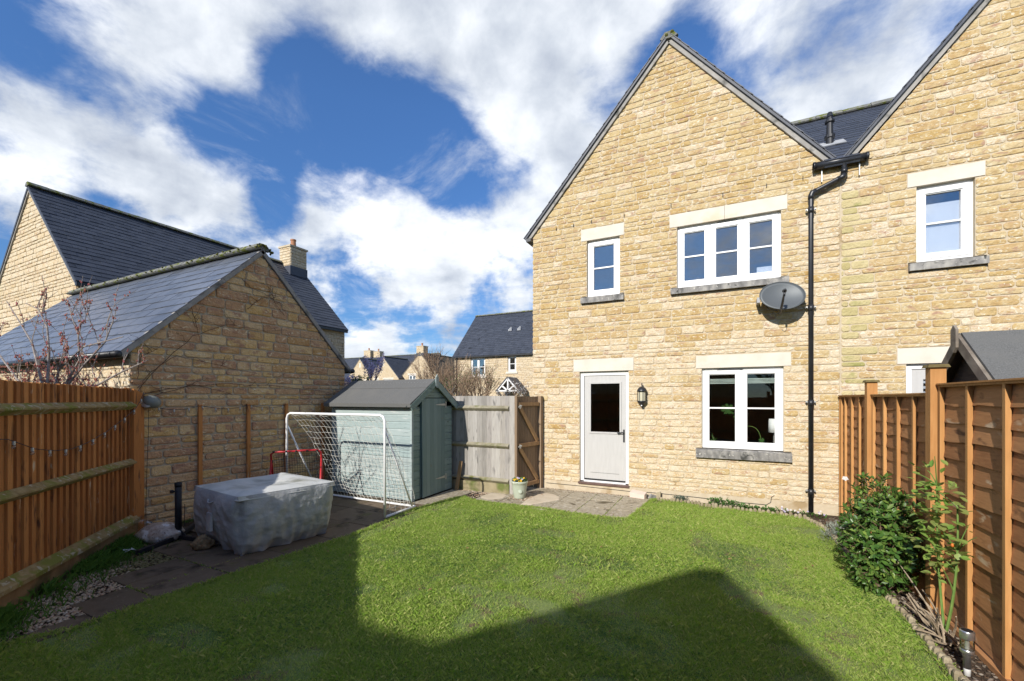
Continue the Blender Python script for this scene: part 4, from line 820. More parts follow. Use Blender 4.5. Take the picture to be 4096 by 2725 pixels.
h3 = box_house('stone_house', 'far gabled house with purple-blossom tree before it, nearer the chimneyed gable', -44.6, -39.2, 45, 50, 4.6, 7.5, 'y', [(-43.5, -42.8, 3.7, 4.42, 1), (-41.8, -40.2, 3.7, 4.4, 3)], zlow=2.5)
q = Mb(); q.box(-42.06, -41.76, 44.97, 45.0, 6.19, 6.84); q.make('vent', 'lintel', h3)
h4 = box_house('stone_house', 'leftmost far gable, showing just right of the garage eave', -49.4, -44.3, 45.6, 50, 4.6, 7.5, 'y', [(-47.95, -46.9, 3.5, 4.4, 2), (-45.95, -45.3, 3.6, 4.3, 1)], zlow=2.5)
q = Mb(); q.box(-46.95, -46.65, 45.57, 45.6, 6.2, 6.84); q.make('vent', 'lintel', h4)
h5 = box_house('stone_house', 'long far slate roof with two chimneys behind the pair of gables', -62, -38.6, 50.2, 57, 5.0, 8.6, 'x', [], zlow=3.5, chim=((-52.8, 53.4, 8.2, 9.65, 1.4, .9), (-50.9, 53.6, 8.2, 9.45, 1.3, .9)))
# terraces behind the camera: they throw the shade across the lawn
def profile_house(label, P, y0, y1, mstone='stone'):
    t = thing('stone_house', label, 'house', (P[0][0], y0, 0)); xs = [p[0] for p in P]
    F = Fr((0, y0, 0), (-1, 0, 0)); poly = [(-p[0], p[1]) for p in P]
    q = Mb(); q.prism(F, poly, -(y0 - y1), 0); w_ = q.make('wall', mstone, t)
    top = [p for p in P if p[1] > .1]
    r = Mb()
    for a, b in zip(top, top[1:]):
        if abs(a[0] - b[0]) < .05: continue
        r.add([(a[0], y0 + .03, a[1] + .01), (b[0], y0 + .03, b[1] + .01), (b[0], y1, b[1] + .01), (a[0], y1, a[1] + .01), (a[0], y0 + .03, a[1] + .06), (b[0], y0 + .03, b[1] + .06), (b[0], y1, b[1] + .06), (a[0], y1, a[1] + .06)], [(0, 1, 2, 3), (7, 6, 5, 4), (0, 4, 5, 1), (1, 5, 6, 2), (2, 6, 7, 3), (3, 7, 4, 0)])
    r.make('roof', 'slate', t)
    lo_, hi_ = min(xs) + .8, max(xs) - .8
    for z in (.95, 3.4):
        x = lo_ + .4
        while x + 1.2 < hi_: window(t, F, -x - 1.1, -x, z, z + 1.15, 2, depth=-.03, simple=True); x += 2.3
    return t
PHX = 1
PH = profile_house('gabled stone house behind the camera that shades the lawn', [(.65, 0), (.65, 4.45), (-1.88, 6.93), (-2.10, 6.88), (-3.34, 5.60), (-3.80, 5.58), (-3.80, 0)], -7.4, -14)
QH = profile_house('wider stone house behind the camera beside the gabled one', [(-3.82, 0), (-3.82, 5.58), (-4.13, 5.6), (-8.55, 7.64), (-13.2, 5.5), (-13.2, 0)], -7.4, -14)
# ================================================================== FENCES AND GATE
LFr = Fr((-5.22, 1.27, 0), (-.7120, .7022, 0))                 # left fence: u runs from the camera's end to the garage
lfence = thing('closeboard_fence', 'orange brown closeboard fence with mossy rails, left of the patio', 'fence', (-5.22, 1.27, 0))
u = -4.6
while u < 2.04:
    wdt = rnd.uniform(.088, .104); t_ = 1.90 - .012 * u + rnd.uniform(-.004, .004); q = Mb(); lean = rnd.uniform(-.002, .002)
    q.hexa([LFr(u, .22, .002), LFr(u + wdt - .008, .22, -.017), LFr(u + wdt - .008, .22, -.030), LFr(u, .22, -.030), LFr(u + lean, t_, .002), LFr(u + wdt - .008 + lean, t_, -.017), LFr(u + wdt - .008 + lean, t_, -.030), LFr(u + lean, t_, -.030)])
    q.make('board', 'fence_red', lfence); u += wdt * .955
for z in (1.66, .945):
    q = Mb(); a, b_ = -4.6, 2.06
    q.add([LFr(a, z - .05, 0), LFr(a, z + .052, 0), LFr(a, z + .01, .062), LFr(a, z - .005, .062), LFr(b_, z - .05, 0), LFr(b_, z + .052, 0), LFr(b_, z + .01, .062), LFr(b_, z - .005, .062)], [(3, 2, 1, 0), (4, 5, 6, 7), (0, 1, 5, 4), (1, 2, 6, 5), (2, 3, 7, 6), (3, 0, 4, 7)]); q.make('rail', 'rail_mossy', lfence)
q = Mb(); a, b_ = -4.6, 2.12; q.add([LFr(a, .19, 0), LFr(a, .285, 0), LFr(a, .225, .075), LFr(a, .19, .075), LFr(b_, .19, 0), LFr(b_, .285, 0), LFr(b_, .225, .075), LFr(b_, .19, .075)], [(3, 2, 1, 0), (4, 5, 6, 7), (0, 1, 5, 4), (1, 2, 6, 5), (2, 3, 7, 6), (3, 0, 4, 7)]); q.make('rail', 'rail_mossy', lfence)
q = Mb(); q.fbox(LFr, -4.6, 2.13, -.03, .188, .0, .045); q.make('gravel_board', 'gravel_board', lfence)
q = Mb(); q.hexa([LFr(2.06, 0, .03), LFr(2.33, 0, .03), LFr(2.33, 0, -.07), LFr(2.06, 0, -.07), LFr(2.06, 1.875, .03), LFr(2.33, 1.81, .03), LFr(2.33, 1.83, -.07), LFr(2.06, 1.89, -.07)]); q.make('post', 'fence_red', lfence)
for uu in (-2.2, -.1 - 4.2):
    q = Mb(); q.fbox(LFr, uu, uu + .1, 0, 1.86, -.14, -.035); q.make('post', 'fence_red', lfence)
# right fence of lapped panels
rfence = thing('lap_panel_fence', 'tall brown waney lap fence panels with capped posts along the right side', 'fence', (1.57, 2.5, 0))
XF = 1.575
panels = [(6.35, 7.80, 1.80, 3), (4.68, 6.25, 1.80, 3), (2.78, 4.56, 1.87, 3), (.92, 2.68, 1.87, 3), (-.94, .82, 1.87, 3), (-2.8, -1.04, 1.87, 3)]
for pi, (y0, y1, top, nb) in enumerate(panels):
    ns = 13; zb = .07; dz = (top - .035 - zb) / ns
    for i in range(ns):
        z0 = zb + i * dz; z1 = z0 + dz + .02; k = 10; ph = rnd.uniform(0, 9); am = rnd.uniform(.003, .012); vs = []; warp = rnd.uniform(.0, .006)
        for j in range(k + 1):
            y = y0 + (y1 - y0) * j / k; wv = am * math.sin(ph + y * rnd.uniform(4.6, 5.4)) + rnd.uniform(-.0025, .0025); wx = warp * math.sin(y * 4 + i)
            vs += [(XF - .010 - wx, y, z0 + wv), (XF + .006, y, z0 + wv), (XF + .016, y, z1), (XF + .006, y, z1)]
        fs = []
        for j in range(k):
            a = 4 * j
            for c in range(4): c2 = (c + 1) % 4; fs.append((a + c, a + 4 + c, a + 4 + c2, a + c2))
        fs += [(3, 2, 1, 0), (4 * k, 4 * k + 1, 4 * k + 2, 4 * k + 3)]
        q = Mb(); q.add(vs, fs); q.make('lap_board', 'lap_wood', rfence)
    ys = [y0 + .02] + [y0 + (y1 - y0) * (i + 1) / (nb + 1) for i in range(nb)] + [y1 - .02]
    if pi == 0: ys = [6.38, 6.77, 7.13, 7.47, 7.69, 7.78]
    for y in ys: q = Mb(); q.box(XF - .034, XF - .006, y - .015, y + .015, .05, top - .03); q.make('batten', 'lap_post', rfence)
    q = Mb(); q.box(XF - .036, XF + .03, y0, y1, top - .03, top - .012); q.box(XF - .046, XF + .04, y0, y1, top - .012, top); q.make('top_rail', 'lap_post', rfence)
    q = Mb(); q.box(XF - .036, XF + .03, y0, y1, .01, .05); q.make('bottom_rail', 'lap_wood', rfence)
for y, z, c in ((6.30, 1.94, 1), (4.62, 2.0, 1), (2.73, 2.0, 1), (.87, 2.0, 1), (-.99, 2, 1), (-2.85, 2, 1)):
    q = Mb(); q.box(XF - .075, XF + .022, y - .046, y + .046, 0, z); q.make('post', 'lap_post', rfence)
    q = Mb(); q.hexa([(XF - .095, y - .068, z), (XF + .042, y - .068, z), (XF + .042, y + .068, z), (XF - .095, y + .068, z), (XF - .085, y - .058, z + .025), (XF + .032, y - .058, z + .025), (XF + .032, y + .058, z + .025), (XF - .085, y + .058, z + .025)]); q.make('post_cap', 'mossy_cap', rfence)
# grey fence behind the shed
gf = thing('closeboard_fence', 'silver grey weathered board fence between the teal shed and the gate', 'fence', (-4.1, 7.0, 0))
BF = Fr((0, 7.0, 0), (1, 0, 0)); u = -6.88
while u < -3.50:
    wdt = rnd.uniform(.085, .105); q = Mb(); e = min(u + wdt - .004, -3.48); q.hexa([BF(u, .19, -.006), BF(e, .19, -.018), BF(e, .19, -.03), BF(u, .19, -.03), BF(u, 1.80 + rnd.uniform(-.004, .004), -.006), BF(e, 1.80, -.018), BF(e, 1.80, -.03), BF(u, 1.80, -.03)]); q.make('board', 'grey_wood', gf); u += wdt
for z in (1.575, .88, .235):
    q = Mb(); a, b_ = -6.88, -3.50
    q.add([BF(a, z - .05, 0), BF(a, z + .045, 0), BF(a, z + .008, .05), BF(a, z - .006, .05), BF(b_, z - .05, 0), BF(b_, z + .045, 0), BF(b_, z + .008, .05), BF(b_, z - .006, .05)], [(3, 2, 1, 0), (4, 5, 6, 7), (0, 1, 5, 4), (1, 2, 6, 5), (2, 3, 7, 6), (3, 0, 4, 7)]); q.make('rail', 'rail_grey' if 'rail_grey' in M else 'grey_wood', gf)
q = Mb(); q.fbox(BF, -6.88, -3.49, -.02, .185, .0, .04); q.make('gravel_board', 'gravel_grey' if 'gravel_grey' in M else 'grey_wood', gf)
q = Mb(); q.fbox(BF, -3.49, -3.385, -.02, 1.80, -.09, .015); q.make('post', 'grey_wood', gf)
# gate
gt_ = thing('garden_gate', 'brown boarded garden gate with diagonal braces against the house corner', 'gate', (-3.33, 7.4, 0))
GA, GB = Vector((-3.365, 7.03, 0)), Vector((-3.225, 7.70, 0)); GT = Fr(GA, GB - GA); gl_ = (GB - GA).length
n = 8
for i in range(n): a = gl_ * i / n; q = Mb(); q.fbox(GT, a + .003, a + gl_ / n - .003, .10, 1.79 + rnd.uniform(-.004, .004), -.022, -.003); q.make('board', 'gate_wood', gt_)
for z0, z1 in ((1.615, 1.68), (.855, .925), (.115, .185)): q = Mb(); q.fbox(GT, .02, gl_ - .01, z0, z1, 0, .04); q.make('rail', 'gate_brace', gt_)
for (ua, za), (ub, zb_) in (((.06, 1.60), (gl_ - .05, .94)), ((.06, .84), (gl_ - .05, .20))): q = Mb(); q.bar(GT(ua, za, .02), GT(ub, zb_, .02), .036, .07, (GT.N.z, 0, 1)); q.make('brace', 'gate_brace', gt_)
for z in (1.60, .875): q = Mb(); q.fbox(GT, .0, .09, z - .012, z + .012, .041, .05); q.fbox(GT, .03, .06, z - .035, z + .035, .041, .056); q.tube([GT(.045, z + .02, .05), GT(.045, z + .02, .085)], .008, 6); q.make('bolt', 'galv', gt_)
gp = thing('gate_post', 'brown timber gate post fixed to the left corner of the house', 'post', (-3.21, 7.77, 0))
q = Mb(); q.box(-3.255, -3.165, 7.705, 7.815, 0, 1.80); q.make('post', 'gate_wood', gp)
gp2 = Mb(); gp2.box(-3.38, -3.335, 6.975, 7.02, 0, 1.80); gp2.make('closing_strip', 'gate_wood', gt_)
q = Mb(); q.bar((-4.56, 6.86, .0), (-4.50, 6.93, .55), .07, .018, (0, 1, 0)); tag(q.make('plank', 'gate_brace', base=(-4.53, 6.9, 0)), 'short timber offcut leaning on the grey fence beside the shed', 'plank')
# rear fence behind the camera
rear = thing('closeboard_fence', 'board fence across the garden behind the camera', 'fence', (-1, -3.6, 0))
RFn = Fr((0, -3.6, 0), (-1, 0, 0))
for i in range(48): q = Mb(); q.fbox(RFn, -1.6 + i * .1, -1.505 + i * .1, .1, 1.8, -.02, 0); q.make('board', 'fence_red', rear)
for z in (.4, 1.5): q = Mb(); q.fbox(RFn, -1.6, 3.2, z, z + .08, 0, .05); q.make('rail', 'rail_mossy', rear)

# ================================================================== SHED
shed = thing('garden_shed', 'pale teal timber shed with grey felt roof and narrow boarded door', 'shed', (-5.6, 6.3, 0))
X0, X1, Y0, Y1 = -6.54, -4.68, 5.70, 6.88; zE, zR, yR = 1.71, 2.075, 6.29
q = Mb(); q.box(X0 + .02, X1 - .02, Y0 + .02, Y1 - .02, .02, zE); q.prism(Fr((X1 - .02, 0, 0), (0, 1, 0)), [(Y0 + .02, zE), (Y1 - .02, zE), (yR, zR - .03)], -(X1 - X0 - .04), 0); q.make('shed_body', 'shed_door', shed)
SFr = Fr((0, Y0, 0), (1, 0, 0)); n = 14; h_ = (zE + .01 - .03) / n
def shiplap(F, u0, u1, v0, v1, parent, m, top=None):
    q = Mb(); q.add([F(u0, v0, 0), F(u1, v0, 0), F(u1, v0, -.02), F(u0, v0, -.02), F(u0, v1 - .022, 0), F(u1, v1 - .022, 0), F(u0, v1 - .004, -.010), F(u1, v1 - .004, -.010), F(u1, v1 - .004, -.02), F(u0, v1 - .004, -.02)],
        [(0, 1, 5, 4), (4, 5, 7, 6), (6, 7, 8, 9), (3, 2, 1, 0), (9, 8, 2, 3), (0, 4, 6, 9, 3), (1, 2, 8, 7, 5)]); q.make('board', m, parent)
for i in range(n): shiplap(SFr, X0 + .03, X1 - .03, .03 + i * h_, .03 + (i + 1) * h_, shed, 'shed')
EF = Fr((X1, 0, 0), (0, 1, 0)); yd0, yd1 = 5.93, 6.62
for i in range(n):
    z0, z1 = .03 + i * h_, .03 + (i + 1) * h_
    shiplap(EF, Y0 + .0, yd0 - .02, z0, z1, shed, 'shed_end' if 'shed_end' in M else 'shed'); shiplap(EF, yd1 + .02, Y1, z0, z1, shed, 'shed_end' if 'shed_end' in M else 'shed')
for i in range(4):
    z0 = 1.77 + i * .1; z1 = min(z0 + .1, 2.07); w_ = lambda z: (zR + .01 - z) / (zR - zE) * (yR - Y0)
    if z1 - z0 < .03: continue
    q = Mb(); q.add([EF(yR - w_(z0), z0, 0), EF(yR + w_(z0), z0, 0), EF(yR + w_(z1 - .02), z1 - .02, 0), EF(yR - w_(z1 - .02), z1 - .02, 0), EF(yR + w_(z1) , z1, -.01), EF(yR - w_(z1), z1, -.01)], [(0, 1, 2, 3), (3, 2, 4, 5)]); q.make('board', 'shed_end', shed) if 'shed_end' in M else q.make('board', 'shed', shed)
q = Mb()
for a, b_ in ((yR - w_(1.62), yd0 - .02), (yd1 + .02, yR + w_(1.62))):
    lo_ = 1.611; q.add([EF(a, lo_, 0), EF(b_, lo_, 0), EF(b_, 1.765, 0), EF(max(a, yR - w_(1.765)) if a < yR else a, 1.765, 0)] if a < yR else [EF(a, lo_, 0), EF(b_, lo_, 0), EF(min(b_, yR + w_(1.765)), 1.765, 0), EF(a, 1.765, 0)], [(0, 1, 2, 3)])
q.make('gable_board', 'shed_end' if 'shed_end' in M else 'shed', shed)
q = Mb(); q.box(X1 - .03, X1 + .012, Y0 - .014, Y0 + .03, .02, zE + .02); q.make('corner_trim', 'shed', shed)
q = Mb(); q.box(X0 - .01, X0 + .03, Y0 - .014, Y0 + .03, .02, zE + .02); q.make('corner_trim', 'shed', shed)
sd = Mb(); sd.box(X1 - .01, X1 + .006, yd0, yd1, .05, 1.74); sdo = sd.make('door', 'shed_door', shed); sdo.rotation_euler = (0, 0, 0)
for i in range(6):
    a = yd0 + (yd1 - yd0) * i / 6; q = Mb(); op = .03 * (1 - (i + .5) / 6); q.hexa([(X1 + .008 + op, a + .002, .04), (X1 + .024 + op, a + .002, .04), (X1 + .024 + op - .005, a + (yd1 - yd0) / 6 - .002, .04), (X1 + .008 + op - .005, a + (yd1 - yd0) / 6 - .002, .04),
        (X1 + .008 + op * .2, a + .002, 1.75), (X1 + .024 + op * .2, a + .002, 1.75), (X1 + .024 + op * .2, a + (yd1 - yd0) / 6 - .002, 1.75), (X1 + .008 + op * .2, a + (yd1 - yd0) / 6 - .002, 1.75)][:8]); q.make('door_board', 'shed_door', sdo)
for z in (1.64, .30):
    q = Mb(); q.prism(Fr((X1, 0, 0), (0, 1, 0)), [(yd1 - .30, z - .004), (yd1 - .02, z - .022), (yd1 - .02, z + .022), (yd1 - .30, z + .004)], .034, .04); q.fbox(Fr((X1, 0, 0), (0, 1, 0)), yd1 - .0, yd1 + .028, z - .055, z + .055, .034, .039); q.make('hinge', 'galv', sdo)
rt = math.atan2(zR - zE, yR - Y0)
for s in (-1, 1):
    ye = yR + s * (yR - Y0 + .11); ze = zR - (yR - Y0 + .11) * math.tan(rt)
    q = Mb(); up = Vector((0, s * math.sin(rt), math.cos(rt)))
    a, b_ = Vector((0, ye, ze)), Vector((0, yR, zR)); ring = [a, b_, b_ + up * .03, a + up * .03, a + Vector((0, s * .012, -.035))]
    q.add([(x, p.y, p.z) for x in (X0 - .1, X1 + .07) for p in ring], [(4, 3, 2, 1, 0), (5, 6, 7, 8, 9), (0, 1, 6, 5), (1, 2, 7, 6), (2, 3, 8, 7), (3, 4, 9, 8), (4, 0, 5, 9)]); q.make('felt_roof', 'felt', shed)
    # a lapped felt strip half way up, its edge a small step
    q = Mb(); a2 = a + (b_ - a) * .62; ring = [a2 + up * .031, b_ + up * .031, b_ + up * .036, a2 + up * .036]
    q.add([(x, p.y, p.z) for x in (X0 - .1, X1 + .07) for p in ring], [(0, 3, 2, 1), (4, 5, 6, 7), (0, 4, 7, 3), (3, 7, 6, 2), (2, 6, 5, 1)]); q.make('felt_strip', 'felt', shed)
    q = Mb(); aa = Vector((0, ye + s * .01, ze - .015)); bb = Vector((0, yR, zR + .02)); dn = -up * .095
    ring = [aa + up * .01, bb + up * .01, bb + dn + Vector((0, 0, .0)), aa + dn]
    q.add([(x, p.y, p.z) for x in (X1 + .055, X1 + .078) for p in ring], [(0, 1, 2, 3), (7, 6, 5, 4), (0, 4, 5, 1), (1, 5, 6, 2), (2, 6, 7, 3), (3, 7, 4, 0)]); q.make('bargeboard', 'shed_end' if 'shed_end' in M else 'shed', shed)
    for fct in (.04, .96): q = Mb(); p = aa + (bb - aa) * fct + dn * .4; q.lathe([(.006, 0), (.006, .003)], (X1 + .079, p.y, p.z), 8, ax=Matrix.Rotation(R(90), 3, 'Y')); q.make('screw', 'galv', shed)
q = Mb(); q.prism(Fr((X1 + .079, 0, 0), (0, 1, 0)), [(yR - .04, zR - .10), (yR, zR - .135), (yR + .04, zR - .10), (yR + .04, zR + .05), (yR, zR + .11), (yR - .04, zR + .05)], 0, .016); q.make('finial', 'shed', shed)
q = Mb()
for i in range(28): x = X0 - .06 + i * .07; q.lathe([(.005, 0), (.004, .003)], (x, yR - .14, zR - .07 + .034), 6)
q.make('felt_nails', 'galv', shed)['kind'] = 'stuff'
# neighbour's shed over the right fence
ns_ = thing('garden_shed', 'dark wooden shed with grey felt roof peeping over the right fence', 'shed', (2.6, 4.75, 0))
xg, yg, zg = 1.78, 4.80, 2.27
q = Mb(); q.box(xg + .06, xg + 1.9, yg - .6, yg + .6, 0, 1.72); q.prism(Fr((xg + .06, 0, 0), (0, -1, 0)), [(-yg - .6, 1.72), (-yg + .6, 1.72), (-yg, 2.22)], -1.84, 0); q.make('shed_body', 'brown_shed', ns_)
for s in (-1, 1):
    a, b_ = Vector((0, yg + s * .72, zg - .72 * .83)), Vector((0, yg, zg)); up = Vector((0, s * .64, .77))
    q = Mb(); ring = [a, b_, b_ + up * .03, a + up * .03]; q.add([(x, p.y, p.z) for x in (xg - .02, xg + 2.0) for p in ring], [(0, 1, 2, 3)[::-1], (4, 5, 6, 7), (0, 1, 5, 4), (1, 2, 6, 5), (2, 3, 7, 6), (3, 0, 4, 7)]); q.make('felt_roof', 'felt', ns_)
    ring = [a - up * .07, b_ - up * .07, b_ + up * .012, a + up * .012]; q = Mb(); q.add([(x, p.y, p.z) for x in (xg - .045, xg - .022) for p in ring], [(0, 1, 2, 3)[::-1], (4, 5, 6, 7), (0, 1, 5, 4), (1, 2, 6, 5), (2, 3, 7, 6), (3, 0, 4, 7)]); q.make('bargeboard', 'barge_grey', ns_)
q = Mb(); q.prism(Fr((xg - .046, 0, 0), (0, -1, 0)), [(-yg - .045, zg - .10), (-yg, zg - .14), (-yg + .045, zg - .10), (-yg + .045, zg + .05), (-yg, zg + .09), (-yg - .045, zg + .05)], 0, .018); q.make('finial', 'barge_grey', ns_)

# ================================================================== THINGS IN THE GARDEN
# furniture cover
def cover():
    T = [Vector(p) for p in ((-4.63, 2.80, .70), (-4.40, 3.86, .70), (-5.62, 4.06, .69), (-5.70, 2.93, .70))]
    Bt = [Vector(p) for p in ((-4.73, 2.89, .015), (-4.55, 3.90, .015), (-5.70, 4.05, .015), (-5.83, 3.04, .015))]
    n, m = 60, 44; vs = []; fs = []
    per = []
    for s in range(4):
        a, b = T[s], T[(s + 1) % 4]; c, d = Bt[s], Bt[(s + 1) % 4]
        for i in range(n):
            t = i / n; per.append((a + (b - a) * t, c + (d - c) * t, (b - a).normalized().cross(Vector((0, 0, 1))), t))
    N_ = len(per)
    for j in range(m + 1):
        v = j / m
        for k, (p, q, nr, t) in enumerate(per):
            bulge = math.sin(math.pi * min(1, v ** .75)) * .06
            c = p + (q - p) * v; cr = min(t, 1 - t)
            e = Vector((c.x * 3.1, c.y * 3.1, c.z * 2.2)); f = noise.noise(e) * .030 + (.5 - abs(noise.noise(e * 2.3 + Vector((0, 0, c.x))))) * .022 + abs(noise.noise(Vector((c.x * 9 + c.y * 9, c.z * 16, 3)))) * -.011 + noise.noise(e * 7) * .006
            fold = math.sin(k * .9 + noise.noise(Vector((k * .05, v * 2, 3))) * 4) * .010 * v ** 2
            amp = min(1, v * 3) * (1 if cr > .04 else .5)
            o = nr * ((f * amp) + bulge * (1 - (1 - min(1, cr * 8)) ** 2) + fold)
            if v > .8: o -= nr * (v - .8) * .30 * (.6 + .4 * math.sin(k * .37))
            c = c + o
            if v > .97: c.z = max(c.z, .016)
            if cr < .05: ctr = Vector((-5.15, 3.4, c.z)); c = c + (ctr - c) * (.05 - cr) * .5
            vs.append(c)
    for j in range(m):
        for k in range(N_): k2 = (k + 1) % N_; fs.append((j * N_ + k, (j + 1) * N_ + k, (j + 1) * N_ + k2, j * N_ + k2))
    mb = Mb(); mb.add(vs, fs)
    o = thing('furniture_cover', 'grey weatherproof cover draped over low garden furniture on the patio', 'cover', (-5.15, 3.4, 0))
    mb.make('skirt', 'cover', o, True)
    g = 28; vs = []; fs = []
    for i in range(g + 1):
        for j in range(g + 1):
            a, b = i / g, j / g; p = (T[0] * (1 - a) + T[1] * a) * (1 - b) + (T[3] * (1 - a) + T[2] * a) * b
            ed = min(a, 1 - a, b, 1 - b); p = p.copy(); q = Vector((p.x * 2.5, p.y * 2.5, 0))
            p.z += min(1, ed * 9) * (.030 - .03 * math.sin(math.pi * a) * math.sin(math.pi * b) + noise.noise(q) * .018 + noise.noise(q * 2.6) * .007) + noise.noise(q * 6) * .002; ctr = Vector((-5.08, 3.42, p.z))
            if ed < .001: p = p + (p - ctr).normalized() * .004
            vs.append(p)
    for i in range(g):
        for j in range(g): a = i * (g + 1) + j; fs.append((a, a + g + 1, a + g + 2, a + 1))
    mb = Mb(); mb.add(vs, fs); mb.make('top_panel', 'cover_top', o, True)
    mb = Mb(); loop = []
    for s in range(4):
        a, b = T[s], T[(s + 1) % 4]
        for i in range(12):
            p = a + (b - a) * i / 12; nr = (b - a).normalized().cross(Vector((0, 0, 1))); loop.append(p + nr * (.010 + .006 * noise.noise(p * 6)) + Vector((0, 0, -.045 + noise.noise(p * 4) * .008)))
    loop.append(loop[0]); mb.tube(loop, .006, 6, cap=False); mb.make('hem_piping', 'cover_top', o, True)
    # the overhanging lip between top and piping
    vs = []; fs = []; L = len(loop)
    tops = []
    for s in range(4):
        a, b = T[s], T[(s + 1) % 4]
        for i in range(12): tops.append(a + (b - a) * i / 12 + Vector((0, 0, .002)))
    tops.append(tops[0]); mb = Mb(); mb.add(tops + loop, [(i, L + i, L + i + 1, i + 1) for i in range(L - 1)]); mb.make('lip', 'cover_top', o, True)
    mb = Mb(); a, b = T[3], T[0]; d = (b - a).normalized(); nr = d.cross(Vector((0, 0, 1))); p = a + (b - a) * .42 + nr * .03
    mb.tube(bez(p + Vector((0, 0, -.10)), p + d * .06 + nr * .05 + Vector((0, 0, -.15)), p + d * .14 + Vector((0, 0, -.10)), 8), .009, 6)
    mb.make('handle', 'cover', o); mb = Mb()
    h = p + Vector((0, 0, -.24)); mb.hexa([h + nr * .0, h + d * .10, h + d * .10 + nr * .02, h + nr * .02][::1] + [v_ + Vector((0, 0, -.20)) + d * .01 for v_ in (h, h + d * .10, h + d * .10 + nr * .03, h + nr * .03)])
    mb.make('flap', 'cover', o)
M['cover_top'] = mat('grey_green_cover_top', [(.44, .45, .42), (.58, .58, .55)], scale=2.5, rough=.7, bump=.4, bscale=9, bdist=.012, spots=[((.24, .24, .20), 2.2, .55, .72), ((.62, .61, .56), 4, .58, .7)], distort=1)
cover()
# football goal
goal = thing('football_goal', 'white tubular football goal with white net in front of the shed', 'goal', (-5.4, 5.05, 0))
yf, yb_ = 4.73, 5.41; xl, xr, hz = -6.50, -4.375, 1.51; r_ = .019
q = Mb(); rr = .09
q.tube([(xl, yf, .03), (xl, yf, hz - rr), (xl + rr * .3, yf, hz - rr * .3), (xl + rr, yf, hz), (xr - rr, yf, hz), (xr - rr * .3, yf, hz - rr * .3), (xr, yf, hz - rr), (xr, yf, .03)], r_, 10); q.make('front_frame', 'white_metal', goal, True)
q = Mb(); q.tube([(xl, yf, .02 + r_), (xl, yb_, .02 + r_), (xr, yb_, .02 + r_), (xr, yf, .02 + r_)], r_, 10); q.make('base_frame', 'white_metal', goal, True)
for x in (xl + .005, xr - .005): q = Mb(); q.tube([(x, yf + .01, 1.30), (x, yb_ - .06, .04)], .014, 8); q.make('brace', 'white_metal', goal, True)
def net(parent, name, m, pt, nu, nv, r, wob=.012, sub=3):
    mb = Mb(); G = {}
    for i in range(nu * 1 + 1):
        for j in range(nv + 1): p = Vector(pt(i / nu, j / nv)); s = Vector((noise.noise(p * 5 + Vector((3, 0, 0))), noise.noise(p * 5 + Vector((0, 7, 0))), noise.noise(p * 5))) * wob * (0 if j == 0 else 1); G[i, j] = p + s
    for i in range(nu + 1): mb.tube([G[i, j] for j in range(nv + 1)], r, 3, cap=False)
    for j in range(nv + 1): mb.tube([G[i, j] for i in range(nu + 1)], r, 3, cap=False)
    o = mb.make(name, m, parent); return o
def goalnet(u, v):
    xa = xl + .08 + .40 * v ** .8; x = xa + (xr - .06 - xa) * u
    y = yf + .0 + (yb_ - yf) * (v ** .72) * 1.0; z = hz - .01 - (hz - .05) * v
    sag = math.sin(math.pi * v) * .10; return (x + .05 * math.sin(u * 6 + v * 4) * v, y + sag * .3, z - sag - .03 * abs(math.sin(u * 19)) * (v < .01))
net(goal, 'net', 'net_white', goalnet, 21, 17, .0028, .03)
def sidenet(u, v): y = yf + (yb_ - yf - .02) * u * min(1, v * 1.15 + .02); return (xr + .006 * math.sin(v * 20), y, hz - .15 - (hz - .2) * v)
net(goal, 'side_net', 'net_white', sidenet, 6, 15, .0026, .02)
# red rebounder
reb = thing('rebound_net', 'small red framed rebound net standing between cover and goal', 'rebounder', (-6.25, 4.7, 0))
A_ = Vector((-6.50, 4.46, 0)); B_ = Vector((-5.98, 4.98, 0)); dr = (B_ - A_).normalized(); pr_ = Vector((dr.y, -dr.x, 0)); q = Mb(); Z_ = Vector((0, 0, 1))
def rb(s, off, z): return (A_ if s == 0 else B_) + pr_ * off + Z_ * z
q.tube([rb(0, -.28, .02), rb(0, .0, .74), rb(0, .05, .86), rb(0, .06, .895) + dr * .05, rb(1, .06, .91) - dr * .05, rb(1, .05, .87), rb(1, .0, .74), rb(1, -.28, .02)], .016, 8); q.make('net_frame', 'red_metal', reb, True)
q = Mb(); q.tube([rb(0, .02, .76), rb(0, .30, .02)], .014, 8); q.tube([rb(1, .02, .76), rb(1, .30, .02)], .014, 8); q.tube([rb(0, .30, .03), rb(1, .30, .03)], .012, 8); q.make('rear_stand', 'red_metal', reb, True)
q = Mb(); q.tube([rb(0, -.28, .02), rb(1, -.28, .02)], .014, 8); q.make('bottom_bar', 'red_metal', reb, True)
def rn(u, v): z = .84 - .72 * v; off = .035 - .26 * v; e = .05 - .02 * v; return A_ + (B_ - A_) * (e + (1 - 2 * e) * u) + pr_ * off + Z_ * (z + .02 * math.sin(u * 3.14) * (1 - v))
net(reb, 'net', 'net_black', rn, 18, 18, .0022, .004)
q = Mb()
for t in (.06, .3, .5, .72, .92): p = A_ + (B_ - A_) * t + pr_ * .06 + Z_ * .9; q.lathe([(.021, -.012), (.023, 0), (.021, .012)], p, 8, ax=Matrix(((dr.x, 0, -dr.x), (dr.y, 0, -dr.y), (0, 1, 0))).normalized() if False else 'z')
for t in (0, 1): p = rb(t, 0, .74); q.lathe([(.015, -.03), (.024, 0), (.015, .03)], p, 8)
q.make('net_ties', 'rubber', reb)['kind'] = 'stuff'
